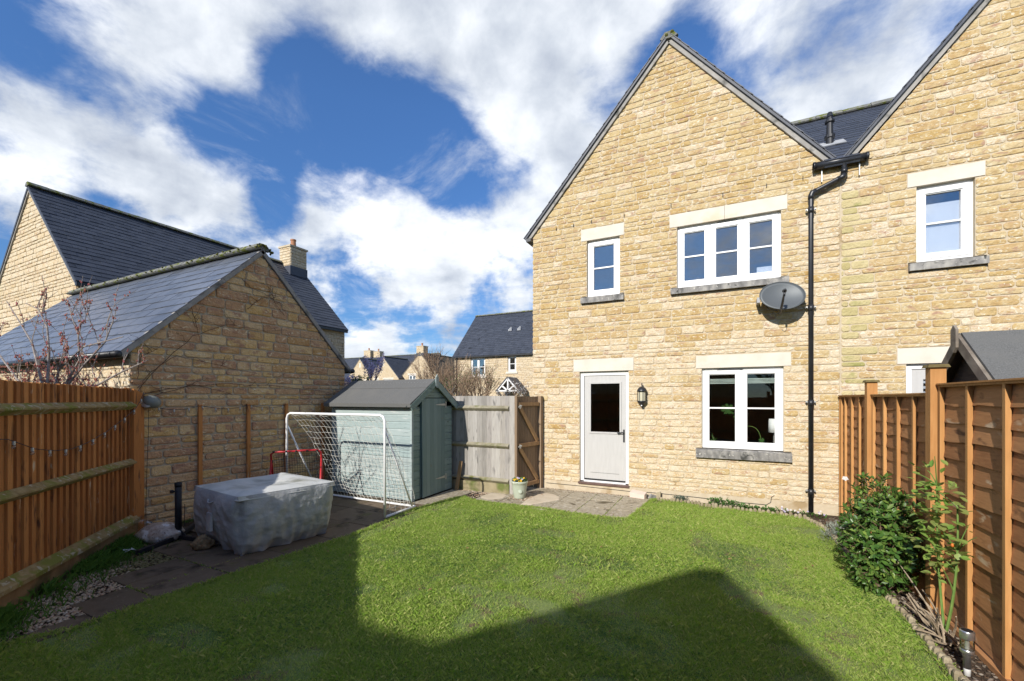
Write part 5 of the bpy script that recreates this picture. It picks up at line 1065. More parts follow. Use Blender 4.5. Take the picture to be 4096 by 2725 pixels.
# parasol stand
st_ = thing('parasol_stand', 'empty black metal parasol stand with cross feet by the fence', 'stand', (-6.05, 2.93, 0)); c = Vector((-6.05, 2.93, 0))
q = Mb(); q.tube([c + Z_ * .03, c + Z_ * .70], .036, 14); q.tube([c + Z_ * .66, c + Z_ * .71], .039, 14); q.tube([c + Z_ * .71, c + Z_ * .712], .03, 14); q.make('pole', 'iron', st_, True)
q = Mb(); kd = Vector((-.8, -.5, 0)).normalized(); q.tube([c + Z_ * .60 + kd * .03, c + Z_ * .60 + kd * .07], .010, 8); q.lathe([(.012, -.02), (.022, -.012), (.022, .012), (.012, .02)], c + Z_ * .60 + kd * .075, 10); q.make('knob', 'black', st_)
for e in ((-5.83, 2.42), (-6.45, 3.33), (-5.62, 3.0), (-6.45, 2.82)):
    d = (Vector((*e, 0)) - c).normalized(); q = Mb(); q.bar(c + d * .03 + Z_ * .045, Vector((*e, .04)), .05, .045); q.make('foot', 'iron', st_)
    q = Mb(); s = Vector((-d.y, d.x, 0)) * .004; a = c + d * .036; q.add([a + Z_ * .07 - s, a + d * .09 + Z_ * .07 - s, a + Z_ * .14 - s, a + Z_ * .07 + s, a + d * .09 + Z_ * .07 + s, a + Z_ * .14 + s], [(0, 1, 2), (5, 4, 3), (0, 3, 4, 1), (1, 4, 5, 2), (2, 5, 3, 0)]); q.make('gusset', 'iron', st_)
def lump(name, label, cat, loc, size, m, amp=.3, fr=2.5, rot=0, sub=4, seed=0, flatbase=True):
    bm = bmesh.new(); bmesh.ops.create_icosphere(bm, subdivisions=sub, radius=1)
    for v in bm.verts:
        c = v.co.copy(); d = 1 + noise.noise(c * fr * .6 + Vector((seed, 0, 0))) * amp + noise.noise(c * fr * 2 + Vector((seed, 3, 0))) * amp * .45 + noise.noise(c * fr * 5) * amp * .18
        v.co = Vector((c.x * size[0], c.y * size[1], c.z * size[2])) * d; 
        if flatbase: v.co.z = max(v.co.z, -size[2] * .62)
    for v in bm.verts: v.co.z += size[2] * .62
    me = bpy.data.meshes.new(name); bm.to_mesh(me); bm.free(); me.materials.append(M[m]); me.polygons.foreach_set('use_smooth', [True] * len(me.polygons))
    o = bpy.data.objects.new(name, me); col.objects.link(o); o.location = loc; o.rotation_euler = (0, 0, rot); 
    if label: tag(o, label, cat)
    return o
lump('rock', 'knobbly brown limestone rock against the corner of the furniture cover', 'rock', (-5.40, 2.86, .02), (.10, .085, .085), 'rock', .42, 2.4, .5, seed=4)
bg = thing('gravel_bag', 'torn clear plastic bag of pinkish gravel slumped at the fence post', 'bag', (-6.27, 2.80, 0))
o = lump('sack', None, None, (0, 0, .0), (.27, .18, .125), 'bag', .16, 1.4, -.35 + math.pi / 4 * 0, seed=2); o.parent = bg; o.location = (.03, .02, .01); o.rotation_euler = (0, 0, .5)
q = Mb(); n_, m_ = 10, 6; vs = []
for i in range(n_):
    for j in range(m_): u_, v_ = i / (n_ - 1), j / (m_ - 1); f = noise.noise(Vector((u_ * 3, v_ * 3, 1))); vs.append(Vector((-6.47 + .16 * u_ + .06 * f, 2.68 + .20 * u_ - .04 * v_ + .05 * noise.noise(Vector((v_ * 4, u_ * 2, 5))), .08 + .24 * v_ * (.35 + .65 * math.sin(u_ * 2.6 + .4)) + .04 * f)))
q.add(vs, [(i * m_ + j, (i + 1) * m_ + j, (i + 1) * m_ + j + 1, i * m_ + j + 1) for i in range(n_ - 1) for j in range(m_ - 1)]); q.make('torn_neck', 'plastic_film', bg, True)
q = Mb(); vs = [(-6.02 + .09 * math.cos(a) * rnd.uniform(.5, 1.2), 2.42 + .06 * math.sin(a) * rnd.uniform(.5, 1.2), .015 + rnd.uniform(0, .045)) for a in [i * .7 for i in range(9)]] + [(-6.02, 2.42, .05)]
q.add(vs, [(i, (i + 1) % 9, 9) for i in range(9)]); tag(q.make('plastic_scrap', 'plastic_scrap', base=(-6.02, 2.42, 0)), 'crumpled pale plastic scrap on the mossy gravel by the fence', 'litter')
q = Mb(); q.tube([(-6.62, 3.28, 0), (-6.63, 3.29, .3)], .004, 5); tag(q.make('garden_wire', 'iron', base=(-6.62, 3.28, 0)), 'thin dark wire sticking up beside the garage wall', 'wire')
# flood light on the post
fl_ = thing('flood_light', 'rounded grey outdoor lamp on the end post of the orange fence', 'lamp', (-6.93, 3.0, 1.70)); c = Vector((-6.84, 2.98, 1.71))
o = lump('lamp_head', None, None, (0, 0, 0), (.105, .085, .085), 'lamp_grey', .03, 1, .6, sub=3, flatbase=False); o.parent = fl_; o.location = c - Vector((-6.93, 3.0, 1.70)) + Vector((.03, -.0, -.05)); o.rotation_euler = (.2, .35, .6)
q = Mb(); q.box(-6.87, -6.845, 2.91, 2.97, 1.63, 1.78); q.bar((-6.86, 2.95, 1.66), (-6.80, 2.97, 1.64), .02, .03); q.make('bracket', 'black', fl_)
q = Mb(); q.lathe([(.0, .0), (.058, .004), (.066, .018), (.055, .028)], c + Vector((.045, -.045, -.03)), 16, ax=Matrix.Rotation(R(65), 3, Vector((1, 1, 0)))); q.make('lamp_lens', 'galv', fl_, True)
q = Mb(); q.tube([(-6.84, 2.97, 1.63), (-6.85, 2.97, 1.3), (-6.86, 2.96, .9), (-6.87, 2.95, .3), (-6.86, 2.95, .02)], .003, 4); q.make('cable', 'black', fl_)
# festoon lights
def festoon(label, pts, nb, base):
    t = thing('string_lights', label, 'lights', base); q = Mb(); q.tube(pts, .0035, 5); q.make('cord', 'black', t)
    L = [0]; 
    for a, b in zip(pts, pts[1:]): L.append(L[-1] + (Vector(b) - Vector(a)).length)
    for i in range(nb):
        s = L[-1] * (i + .5) / nb; k = max(j for j in range(len(L)) if L[j] <= s); k = min(k, len(pts) - 2); f = (s - L[k]) / (L[k + 1] - L[k]); p = Vector(pts[k]).lerp(Vector(pts[k + 1]), f)
        q = Mb(); q.lathe([(.008, -.03), (.011, -.028), (.011, 0), (.006, .002)], p, 8); h = q.make('bulb_holder', 'galv', t); q = Mb(); q.lathe([(.003, -.062), (.013, -.055), (.015, -.045), (.008, -.031)], p, 8); q.make('bulb', 'glass_clear', h, True)
pts = []
for uu, z in ((-1.6, 1.62), (-1.0, 1.50), (-.4, 1.46), (0, 1.42), (.3, 1.31), (.55, 1.265), (.8, 1.255), (1.05, 1.29), (1.4, 1.38), (1.75, 1.50), (2.02, 1.62), (2.15, 1.72), (2.24, 1.83)): pts.append(LFr(uu, z - .0, .05 if uu < 1.9 else .06))
festoon('festoon bulbs drooping across the orange closeboard fence', pts, 18, (-5.22, 1.27, 1.3))
pts = []
ys = (2.99, 3.60, 4.31, 4.98)
for a, b_ in zip(ys, ys[1:]):
    for i in range(6): t = i / 6; pts.append((-6.835, a + (b_ - a) * t, 1.645 - .05 * math.sin(math.pi * t)))
pts.append((-6.835, 4.98, 1.645)); festoon('festoon bulbs strung between timber battens on the garage wall', pts, 11, (-6.835, 3.9, 1.6))
# pot of pansies
pot = thing('flower_pot', 'sage green glazed pot of yellow pansies by the grey fence end', 'flower pot', (-3.18, 6.76, 0)); c = Vector((-3.18, 6.76, .02))
q = Mb(); q.lathe([(.098, 0), (.102, .01), (.128, .19), (.132, .215), (.134, .22), (.134, .255), (.146, .262), (.148, .29), (.14, .298), (.128, .29), (.125, .25), (.0, .25)], c, 28); q.make('pot', 'pot', pot, True)
q = Mb(); q.lathe([(.035, 0), (.037, .004), (.03, .007), (.0, .008)], c + Vector((.062, -.105, .13)), 14, ax=Matrix.Rotation(R(84), 3, Vector((.86, .5, 0)))); q.make('medallion', 'pot', pot, True)
q = Mb(); q.lathe([(.0, .268), (.127, .262)], c, 16); q.make('compost', 'soil', pot)
def leaf_cluster(mb, c, n, rad, up, size, wide=.5):
    for i in range(n):
        a = rnd.uniform(0, 6.28); r = rad * math.sqrt(rnd.random()); p = c + Vector((math.cos(a) * r, math.sin(a) * r, rnd.uniform(0, up))); d = Vector((math.cos(a) * rnd.uniform(.1, .9), math.sin(a) * rnd.uniform(.1, .9), rnd.uniform(.1, .9))).normalized(); s = size * rnd.uniform(.6, 1.3)
        x = d.cross(Z_).normalized() * s * wide * .5; m = p + d * s * .5 - Z_ * 0; mb.add([p, m - x + Z_ * s * .08, p + d * s, m + x + Z_ * s * .08], [(0, 1, 2), (0, 2, 3)], rnd.random())
q = Mb(); leaf_cluster(q, c + Z_ * .265, 150, .125, .05, .045); q.make('foliage', 'herb', pot)['kind'] = 'stuff'
def flower(parent, p, m, s, k=5, nrm=None):
    nrm = (nrm or Vector((rnd.uniform(-.4, .4), -1, rnd.uniform(.2, 1)))).normalized(); x = nrm.cross(Z_).normalized(); y = nrm.cross(x); q = Mb()
    for i in range(k):
        a = 6.283 * i / k + .3; d = x * math.cos(a) + y * math.sin(a); e = x * -math.sin(a) + y * math.cos(a); q.add([p, p + d * s * .6 - e * s * .42 + nrm * .004, p + d * s, p + d * s * .6 + e * s * .42 + nrm * .002], [(0, 1, 2, 3)])
    return q.make('flower', m, parent)
for i in range(15):
    a = rnd.uniform(-1.2, 1.0); flower(pot, c + Vector((math.sin(a) * .105 + (.03 if i > 8 else 0), rnd.uniform(-.11, .06), .30 + rnd.uniform(0, .045))), 'yellow_petal' if i < 12 else 'lilac', .02)
# box, stone and plants by the back door
q = Mb(); q.hexa([(-1.47, 7.68, .015), (-1.21, 7.62, .015), (-1.185, 7.71, .015), (-1.44, 7.775, .015), (-1.47, 7.69, .10), (-1.21, 7.63, .085), (-1.185, 7.72, .12), (-1.44, 7.785, .135)]); tag(q.make('drain_cover', 'brick_pale', base=(-1.32, 7.7, 0)), 'pale pinkish block lying at the wall right of the back door', 'block')
lump('stone', 'small grey stone ornament at the end of the log edging', 'stone', (-1.10, 7.76, .0), (.07, .05, .055), 'sill', .5, 2, .3, seed=9, sub=3)
q = Mb(); q.hexa([(-1.03, 7.74, 0), (-.96, 7.72, 0), (-.95, 7.76, 0), (-1.02, 7.78, 0), (-1.03, 7.74, .12), (-.96, 7.73, .14), (-.95, 7.76, .15), (-1.02, 7.78, .12)]); tag(q.make('edging_stone', 'log', base=(-1, 7.75, 0)), 'upright tan edging stone beside the grey stone ornament', 'stone')
# log roll edging
le = thing('log_edging', 'low scalloped log edging between lawn and planting bed', 'edging', (.2, 7.5, 0)); path_ = [(-1.02, 7.70), (-.37, 7.60), (.25, 7.51), (.82, 7.47), (1.09, 7.37), (1.21, 6.95), (1.235, 6.2), (1.275, 5.07), (1.30, 4.27), (1.305, 3.6), (1.30, 2.4)]
for (a, b_) in zip(path_, path_[1:]):
    a, b_ = Vector((*a, 0)), Vector((*b_, 0)); L = (b_ - a).length; n = int(L / .052)
    for i in range(n):
        if rnd.random() < .03: continue
        p = a + (b_ - a) * ((i + .5) / n) + Vector((rnd.uniform(-.006, .006), rnd.uniform(-.006, .006), 0)); h = rnd.uniform(.05, .085); q = Mb(); l = Vector((rnd.uniform(-.006, .006), rnd.uniform(-.006, .006), 0))
        q.tube([p, p + l + Z_ * h * .8, p + l + Z_ * h], [.025, .024, .015], 6); q.make('log', 'log', le)
# bedding plants
def clump(name, label, cat, c, n, rad, up, size, m, wide=.5, group=None):
    q = Mb(); leaf_cluster(q, Vector(c), n, rad, up, size, wide); o = q.make('foliage', m, base=c); o.name = name; tag(o, label, cat, group); return o
clump('lavender_plant', 'small dark grey-green plant against the wall beside the edging start', 'plant', (-.62, 7.72, .01), 260, .10, .07, .05, 'silver_dark' if 'silver_dark' in M else 'herb', .18)
bp = thing('bedding_plant', 'low green leafy plant sprawling under the kitchen window', 'plant', (.25, 7.64, 0)); q = Mb()
for i in range(16): leaf_cluster(q, Vector((-.18 + i * .06 + rnd.uniform(-.02, .02), 7.63 + rnd.uniform(-.04, .05), .01)), 34, .06, .05 + .08 * math.exp(-((i - 3) / 4) ** 2), .04, .7)
q.make('foliage', 'herb', bp)['kind'] = 'stuff'
pz = thing('pansy_plant', 'white and violet pansies at the foot of the black downpipe', 'plant', (1.1, 7.55, 0)); q = Mb()
for i in range(12): leaf_cluster(q, Vector((.72 + i * .055, 7.60 + rnd.uniform(-.06, .06) - max(0, i - 6) * .02, .01)), 14, .05, .06, .035, .6)
q.make('foliage', 'herb', pz)['kind'] = 'stuff'
for i in range(16): flower(pz, Vector((.78 + rnd.random() * .55, 7.54 + rnd.uniform(-.07, .08), .07 + rnd.uniform(0, .05))), rnd.choice(('white_petal', 'lilac', 'white_petal')), .016)
# silver shrub
sv = thing('silver_shrub', 'silvery grey lavender mound beyond the dark evergreen bush', 'shrub', (1.32, 6.45, 0)); q = Mb()
for i in range(900):
    a = rnd.uniform(0, 6.28); e = rnd.random(); d = Vector((math.cos(a) * math.sqrt(1 - e * e), math.sin(a) * math.sqrt(1 - e * e), e)); p = Vector((1.24, 6.2, .02)) + Vector((d.x * .20, d.y * .42, d.z * .26)) * rnd.uniform(.6, 1); s = rnd.uniform(.03, .06); d = (d + Vector((rnd.uniform(-.4, .4), rnd.uniform(-.4, .4), rnd.uniform(0, .7)))).normalized(); x = d.cross(Z_).normalized() * .004
    q.add([p - x, p + x, p + d * s], [(0, 1, 2)], rnd.random())
q.make('foliage', 'silver_leaf', sv)['kind'] = 'stuff'
# laurel bush: glossy leaves on short shoots
def leafmesh(L, W):
    return [(0, 0, 0), (W * .4, L * .3, L * .05), (W * .45, L * .6, L * .05), (0, L, -.04 * L), (-W * .45, L * .6, L * .05), (-W * .4, L * .3, L * .05), (0, L * .5, -L * .02)], [(0, 1, 6), (1, 2, 6), (2, 3, 6), (3, 4, 6), (4, 5, 6), (5, 0, 6)]
lb = thing('evergreen_bush', 'dense dark glossy-leaved evergreen bush against the lapped fence', 'bush', (1.22, 4.98, 0)); leaves = []; sh = []
CB = Vector((1.27, 4.93, .46)); rad = Vector((.26, .37, .50))
stems = Mb()
for i in range(14):
    a = rnd.uniform(0, 6.28); p0 = Vector((1.28 + rnd.uniform(-.05, .05), 4.95 + rnd.uniform(-.08, .08), 0)); p1 = CB + Vector((math.cos(a) * .12, math.sin(a) * .22, rnd.uniform(-.1, .35))); stems.tube(bez(p0, (p0 + p1) / 2 + Vector((0, 0, .1)), p1, 5), [.014, .012, .01, .008, .006, .004], 5)
for i in range(760):
    a = rnd.uniform(0, 6.283); e = rnd.uniform(-.85, 1.0); s = math.sqrt(max(0, 1 - e * e)); d = Vector((math.cos(a) * s, math.sin(a) * s, e)); rr = rnd.uniform(.5, 1.04) * (1 + .26 * noise.noise(d * 2.3 + Vector((5, 1, 2))))
    p = CB + Vector((d.x * rad.x, d.y * rad.y, d.z * rad.z)) * rr
    if d.z > .5: p.z += .08 * rnd.random()
    if p.z < .06: continue
    if p.x > 1.53: p.x = 1.53 - rnd.random() * .05
    tip = rr > .88 and rnd.random() < .5
    n = rnd.randint(5, 8); ax = (d + Vector((rnd.uniform(-.5, .5), rnd.uniform(-.5, .5), rnd.uniform(.1, .9)))).normalized(); stems.tube([p - ax * .05, p + ax * .03], [.003, .002], 3)
    for k in range(n):
        b_ = k * 2.4 + rnd.uniform(-.4, .4); x = ax.cross(Vector((.3, .1, .9))).normalized(); y = ax.cross(x); out = (x * math.cos(b_) + y * math.sin(b_)); ld = (out * rnd.uniform(.5, 1.1) + ax * rnd.uniform(.3, 1.0)).normalized(); up = (ax - ld * ax.dot(ld)).normalized(); rt_ = ld.cross(up)
        L = rnd.uniform(.03, .072) * (.8 if tip else 1); W = L * rnd.uniform(.45, .6); base_ = p + ax * (k * .006 - .01)
        leaves.append((base_, ld, up, rt_, L, W))
stems.make('stems', 'bark', lb)
LV, LF = leafmesh(1, .9); lme = bpy.data.meshes.new('leaf'); lme.from_pydata(LV, [], LF); lme.materials.append(M['laurel']); lme.polygons.foreach_set('use_smooth', [True] * len(LF))
def place_leaves(leaves, parent, me, m, limit):
    leaves.sort(key=lambda l: (l[0] - EYE).length); bb = root_base(parent)
    for b0, ld, up, rt_, L, W in leaves[:limit]:
        o = bpy.data.objects.new('leaf', me); col.objects.link(o); o.parent = parent
        o.matrix_local = Matrix.Translation(b0 - bb) @ Matrix((rt_ * W, ld * L, up * L)).transposed().to_4x4()
    if len(leaves) > limit:
        q = Mb()
        for b0, ld, up, rt_, L, W in leaves[limit:]: q.add([b0 + rt_ * (v[0] * W) + ld * (v[1] * L) + up * (v[2] * L) for v in LV], LF, rnd.random() * .98 + .01)
        q.make('foliage', m, parent, True, kind='stuff')
place_leaves(leaves, lb, lme, 'laurel', 280)
flower(lb, Vector((1.13, 5.45, .93)), 'white_petal', .03)
# rose
rs = thing('rose_bush', 'leggy rose with fresh green leaves and bare thorny base by the fence', 'bush', (1.43, 4.25, 0)); q = Mb()
c0 = Vector((1.44, 4.10, 0)); tips = []
for p1, p2, r0 in (((1.46, 3.98, .45), (1.46, 4.02, 1.0), .010), ((1.41, 4.20, .5), (1.40, 4.16, 1.12), .009)): pt = bez(c0 + Vector((rnd.uniform(-.03, .03), 0, 0)), p1, p2, 7); q.tube(pt, [r0 * (1 - .07 * i) for i in range(8)], 6); tips.append(pt)
for pt in tips:
    for k in range(9):
        s = pt[rnd.randint(3, 7)]; e = s + Vector((rnd.uniform(-.14, .06), rnd.uniform(-.14, .14), rnd.uniform(.0, .22))); q.tube(bez(s, (s + e) / 2 + Vector((0, 0, .03)), e, 4), [.005, .004, .0035, .003, .002], 4); tips_e = e; rs_l = None
q.make('green_stems', 'green_stem', rs)
q2 = Mb()
for k in range(26):
    a = rnd.uniform(0, 6.28); r = rnd.uniform(.1, .38); s = c0 + Vector((rnd.uniform(-.05, .05), rnd.uniform(-.08, .12), rnd.uniform(0, .05))); e = s + Vector((-abs(math.cos(a)) * r * .55, math.sin(a) * r, rnd.uniform(.04, .26))); m_ = (s + e) / 2 + Vector((rnd.uniform(-.04, .04), rnd.uniform(-.04, .04), rnd.uniform(-.02, .06))); q2.tube(bez(s, m_, e, 5), [.010, .008, .007, .006, .005, .004], 5)
q2.tube(bez(c0 + Vector((-.02, .1, .1)), (1.38, 4.4, .25), (1.30, 4.7, .42), 6), [.007, .006, .006, .005, .005, .004, .003], 5)
q2.make('bare_stems', 'rose_wood' if 'rose_wood' in M else 'bark', rs)
leaves = []
for pt in tips:
    for k in range(105):
        s = pt[rnd.randint(4, 7)] + Vector((rnd.uniform(-.13, .04), rnd.uniform(-.13, .13), rnd.uniform(-.06, .16)))
        if s.x > 1.52: continue
        ld = Vector((rnd.uniform(-1, .6), rnd.uniform(-1, 1), rnd.uniform(-.3, .6))).normalized(); up = (Z_ - ld * ld.z + Vector((rnd.uniform(-.2, .2), rnd.uniform(-.5, .0), 0))); up = (up - ld * up.dot(ld)).normalized(); leaves.append((s, ld, up, ld.cross(up), rnd.uniform(.04, .078), rnd.uniform(.038, .06)))
lme2 = bpy.data.meshes.new('rose_leaf'); lme2.from_pydata(LV, [], LF); lme2.materials.append(M['rose_leaf']); place_leaves(leaves, rs, lme2, 'rose_leaf', 280)
for p in ((1.40, 4.08, .80), (1.42, 3.98, .74)): q = Mb(); q.lathe([(.0, -.014), (.009, -.006), (.010, .004), (.004, .014)], p, 8); q.make('rose_hip', 'hip' if 'hip' in M else 'terracotta', rs, True)
# solar stake light
so_ = thing('solar_light', 'steel and clear ribbed solar stake light in the bed by the fence', 'light', (1.385, 3.69, 0)); c = Vector((1.385, 3.69, 0))
q = Mb(); q.lathe([(.018, .0), (.018, .13)], c, 14); q.make('stake', 'white_metal', so_, True)
q = Mb(); q.lathe([(.019, .05), (.019, .135), (.03, .145), (.034, .152), (.034, .17), (.028, .175)], c, 20); q.make('collar', 'alu', so_, True)
q = Mb(); pr = []
for i in range(13): pr.append((.033 + (.0014 if i % 2 else 0), .172 + i * .0055))
q.lathe(pr, c, 20); q.make('lens', 'glass_clear', so_, True)
q = Mb(); q.lathe([(.012, .17), (.012, .235)], c, 10); q.make('inner_tube', 'galv', so_)
q = Mb(); q.lathe([(.034, .236), (.036, .24), (.036, .282), (.033, .289), (.03, .289)], c, 22); q.make('cap', 'alu', so_, True)
q = Mb(); q.lathe([(.028, .2892), (.0, .2905)], c, 18); q.make('solar_cell', 'rubber', so_)
# wall lantern
lt = thing('wall_lantern', 'black half-lantern wall light with frosted panes beside the back door', 'lantern', (-1.275, 7.85, 1.8)); c = Vector((-1.275, 7.78, 0))
q = Mb(); q.lathe([(.0, 1.955), (.012, 1.985), (.006, 1.995), (.014, 2.005), (.006, 2.02), (.0, 2.03)][::-1][::-1], c, 10); q.lathe([(.088, 1.875), (.085, 1.89), (.07, 1.925), (.045, 1.95), (.015, 1.962), (.0, 1.965)], c, 20); q.make('lantern_cap', 'black', lt, True)
q = Mb(); q.lathe([(.0, 1.60), (.022, 1.605), (.03, 1.64), (.05, 1.655), (.075, 1.685), (.082, 1.70), (.082, 1.712)], c, 20); q.make('lantern_base', 'black', lt, True)
q = Mb()
for k in range(8): a = 6.283 * k / 8 + .39; p = c + Vector((math.cos(a) * .074, math.sin(a) * .074, 0)); q.tube([p + Z_ * 1.705, p + Z_ * 1.88], .006, 5)
q.fbox(HW, -1.33, -1.22, 1.70, 1.89, .0, .02); q.make('lantern_cage', 'black', lt)
q = Mb(); q.lathe([(.067, 1.71), (.067, 1.88)], c, 8); q.make('lantern_glass', 'lamp_glass', lt)
q = Mb(); q.lathe([(.0, 0), (.012, .002), (.012, .008), (.0, .012)], c + Vector((.0, -.035, 1.628)), 10, ax=Matrix.Rotation(R(90), 3, 'X')); q.make('sensor', 'white_metal', lt, True)
# satellite dish
ds = thing('satellite_dish', 'dark grey mesh satellite dish under the three-light upstairs window', 'satellite dish', (.80, 7.85, 3.3))
C = Vector((.81, 7.60, 3.31)); nr = Vector((.10, -.93, .34)).normalized(); ux = nr.cross(Z_).normalized() * -1; ux = Vector((0, 0, 1)).cross(nr).normalized(); uy = nr.cross(ux).normalized()
# tilt the long axis a little
ca, sa = math.cos(R(-7)), math.sin(R(-7)); ux, uy = ux * ca + uy * sa, uy * ca - ux * sa
q = Mb(); vs = []; fs = []; K_, S_ = 7, 40
for side, off in ((0, 0), (1, -.006)):
    for i in range(K_ + 1):
        r = i / K_
        for k in range(S_): a = 6.283 * k / S_; vs.append(C + ux * (.298 * r * math.cos(a)) + uy * (.235 * r * math.sin(a)) + nr * (-.055 + .055 * r * r + off))
    o0 = side * (K_ + 1) * S_
    for i in range(K_):
        for k in range(S_): k2 = (k + 1) % S_; f_ = (o0 + i * S_ + k, o0 + i * S_ + k2, o0 + (i + 1) * S_ + k2, o0 + (i + 1) * S_ + k); fs.append(f_ if side == 0 else f_[::-1])
o0 = (K_ + 1) * S_
for k in range(S_): k2 = (k + 1) % S_; fs.append((K_ * S_ + k, K_ * S_ + k2, o0 + K_ * S_ + k2, o0 + K_ * S_ + k))
q.add(vs, fs); q.make('reflector', 'dish', ds, True)
q = Mb(); rim = [C + ux * (.30 * math.cos(6.283 * k / 40)) + uy * (.237 * math.sin(6.283 * k / 40)) for k in range(41)]; q.tube(rim, .006, 6, cap=False); q.make('rim', 'dish', ds, True)
dn = uy if uy.z < 0 else -uy
foot = C + dn * .21 - nr * .02; lnb = C + nr * .33 + dn * .13 - ux * .03 
q = Mb(); q.bar(foot - nr * .06 + dn * .03, lnb - nr * .03 + dn * .05, .022, .022); q.make('arm', 'black', ds)
q = Mb(); ld_ = (C - lnb).normalized(); q.tube([lnb - ld_ * .05, lnb - ld_ * .02, lnb + ld_ * .01, lnb + ld_ * .035, lnb + ld_ * .04], [.017, .018, .02, .03, .028], 12); q.tube([lnb + dn * .0, lnb + dn * .09 - nr * .01], .014, 10); q.make('lnb', 'black', ds, True)
q = Mb(); q.tube(bez(lnb + dn * .09, lnb + dn * .20, foot + dn * .10, 8), .004, 5); q.tube(bez(foot - nr * .05, Vector((.6, 7.78, 3.1)), Vector((.62, 7.83, 3.28)), 6), .004, 5); q.make('cable', 'black', ds)
q = Mb(); q.tube([C - nr * .07, Vector((C.x, 7.80, C.z - .03))], .02, 8); q.box(C.x - .05, C.x + .05, 7.815, 7.845, C.z - .12, C.z + .08); q.box(C.x - .33, C.x - .29, 7.60, 7.84, C.z - .08, C.z - .0); q.make('bracket', 'lead', ds)
# things seen through the windows
def vase_leaf(parent, a, b, c_, m): q = Mb(); q.tube(bez(a, b, c_, 8), .004, 5); q.make('stalk', m, parent)
hp = thing('house_plant', 'swiss cheese plant behind the left light of the kitchen window', 'house plant', (.18, 8.25, 1.0))
def monst(parent, c, s, rot, tilt=.3):
    n = 16; pts = []
    for i in range(n * 2 + 1):
        a = -math.pi * .92 + 2 * math.pi * .92 * i / (n * 2); r = s * (1 - .25 * abs(a) / math.pi) * (1.0 if i % 4 < 3 else .55); pts.append((r * math.sin(a) * .85, r * math.cos(a)))
    q = Mb(); cs, sn = math.cos(rot), math.sin(rot); V_ = [(c[0] + (x * cs - y * sn), c[1] - tilt * (x * sn + y * cs) * .4, c[2] + x * sn + y * cs) for x, y in pts] + [tuple(c)]
    q.add(V_, [(i, i + 1, len(V_) - 1) for i in range(len(V_) - 2)]); q.make('leaf', 'monstera', parent)
monst(hp, (.10, 8.12, 1.56), .13, 1.2); monst(hp, (.26, 8.14, 1.44), .13, -2.4); vase_leaf(hp, Vector((.2, 8.14, 1.5)), Vector((.25, 8.2, 1.3)), Vector((.3, 8.2, .95)), 'green_stem')
hp2 = thing('house_plant', 'arching stem with single drooping leaf behind the right window light', 'house plant', (.4, 8.05, 1.0)); vase_leaf(hp2, Vector((.30, 8.02, 1.28)), Vector((.52, 8.02, 1.36)), Vector((.56, 8.02, 1.10)), 'green_stem'); monst(hp2, (.57, 8.02, 1.08), .055, 3.0)
sc_ = thing('succulent', 'spiky little succulent on the sill, bottom left of the kitchen window', 'house plant', (-.13, 8.0, .98)); q = Mb()
for i in range(9): a = rnd.uniform(-1.3, 1.3); c = Vector((-.13, 8.0, 1.02)); d = Vector((math.sin(a), rnd.uniform(-.2, .2), math.cos(a))) * rnd.uniform(.08, .16); q.tube([c, c + d * .6, c + d], [.006, .005, .001], 5)
q.make('leaves', 'herb', sc_)['kind'] = 'stuff'; q = Mb(); q.lathe([(.045, .95), (.055, .99), (.06, 1.03), (.05, 1.035)], (-.13, 8.0, 0), 12); q.make('pot', 'barge_grey', sc_)
lp = thing('table_lamp', 'pale drum-shaded lamp behind the right light of the kitchen window', 'lamp', (.78, 8.15, .9)); q = Mb(); q.lathe([(.11, 1.20), (.10, 1.42)], (.78, 8.15, 0), 20); q.make('lamp_shade', 'blind', lp, True); q = Mb(); q.tube([(.75, 8.15, .93), (.75, 8.15, 1.2)], .008, 6); q.lathe([(.06, .93), (.05, .95)], (.75, 8.15, 0), 12); q.make('lamp_stem', 'galv', lp)
q = Mb(); q.tube([(.80, 8.05, .93), (.795, 8.05, 2.0)], .010, 6); tag(q.make('blind_rod', 'galv', base=(.8, 8.05, 1)), 'slim vertical rod beside the lamp behind the kitchen window', 'rod')
bd = thing('window_blind', 'pale green slatted blind drawn up at the top of the kitchen window', 'blind', (.27, 7.99, 2.1))
for x0, x1 in ((-.24, .24), (.30, .79)):
    for k in range(4): q = Mb(); q.box(x0, x1, 7.97, 8.0, 2.00 + k * .022, 2.014 + k * .022); q.make('slat', 'blind_green', bd)
q = Mb(); q.box(-.3, .85, 7.955, 8.2, .88, .93); tag(q.make('window_board', 'upvc', base=(.27, 8, .9)), 'white inner window board of the kitchen window', 'window board')
for (x, z, h, r, m, lab, nm) in ((-.28, 3.72, .09, .04, 'brown_shed', 'small brown round jar on the sill in the three-light window', 'jar'),): q = Mb(); q.lathe([(r, z), (r * 1.05, z + h * .5), (r * .8, z + h), (r * .6, z + h + .02)], (x - .1, 8.0, 0), 12); tag(q.make(nm, m, base=(x - .1, 8, z)), lab, 'jar')
q = Mb(); q.box(.50, .74, 7.99, 8.02, 3.76, 3.88); tag(q.make('picture_card', 'blind', base=(.62, 8, 3.8)), 'pale card propped on the sill in the right upstairs light', 'card')
q = Mb(); q.box(-.62, .74, 7.955, 8.1, 3.66, 3.72); tag(q.make('window_board', 'upvc', base=(0, 8, 3.7)), 'white inner window board of the three-light upstairs window', 'window board')

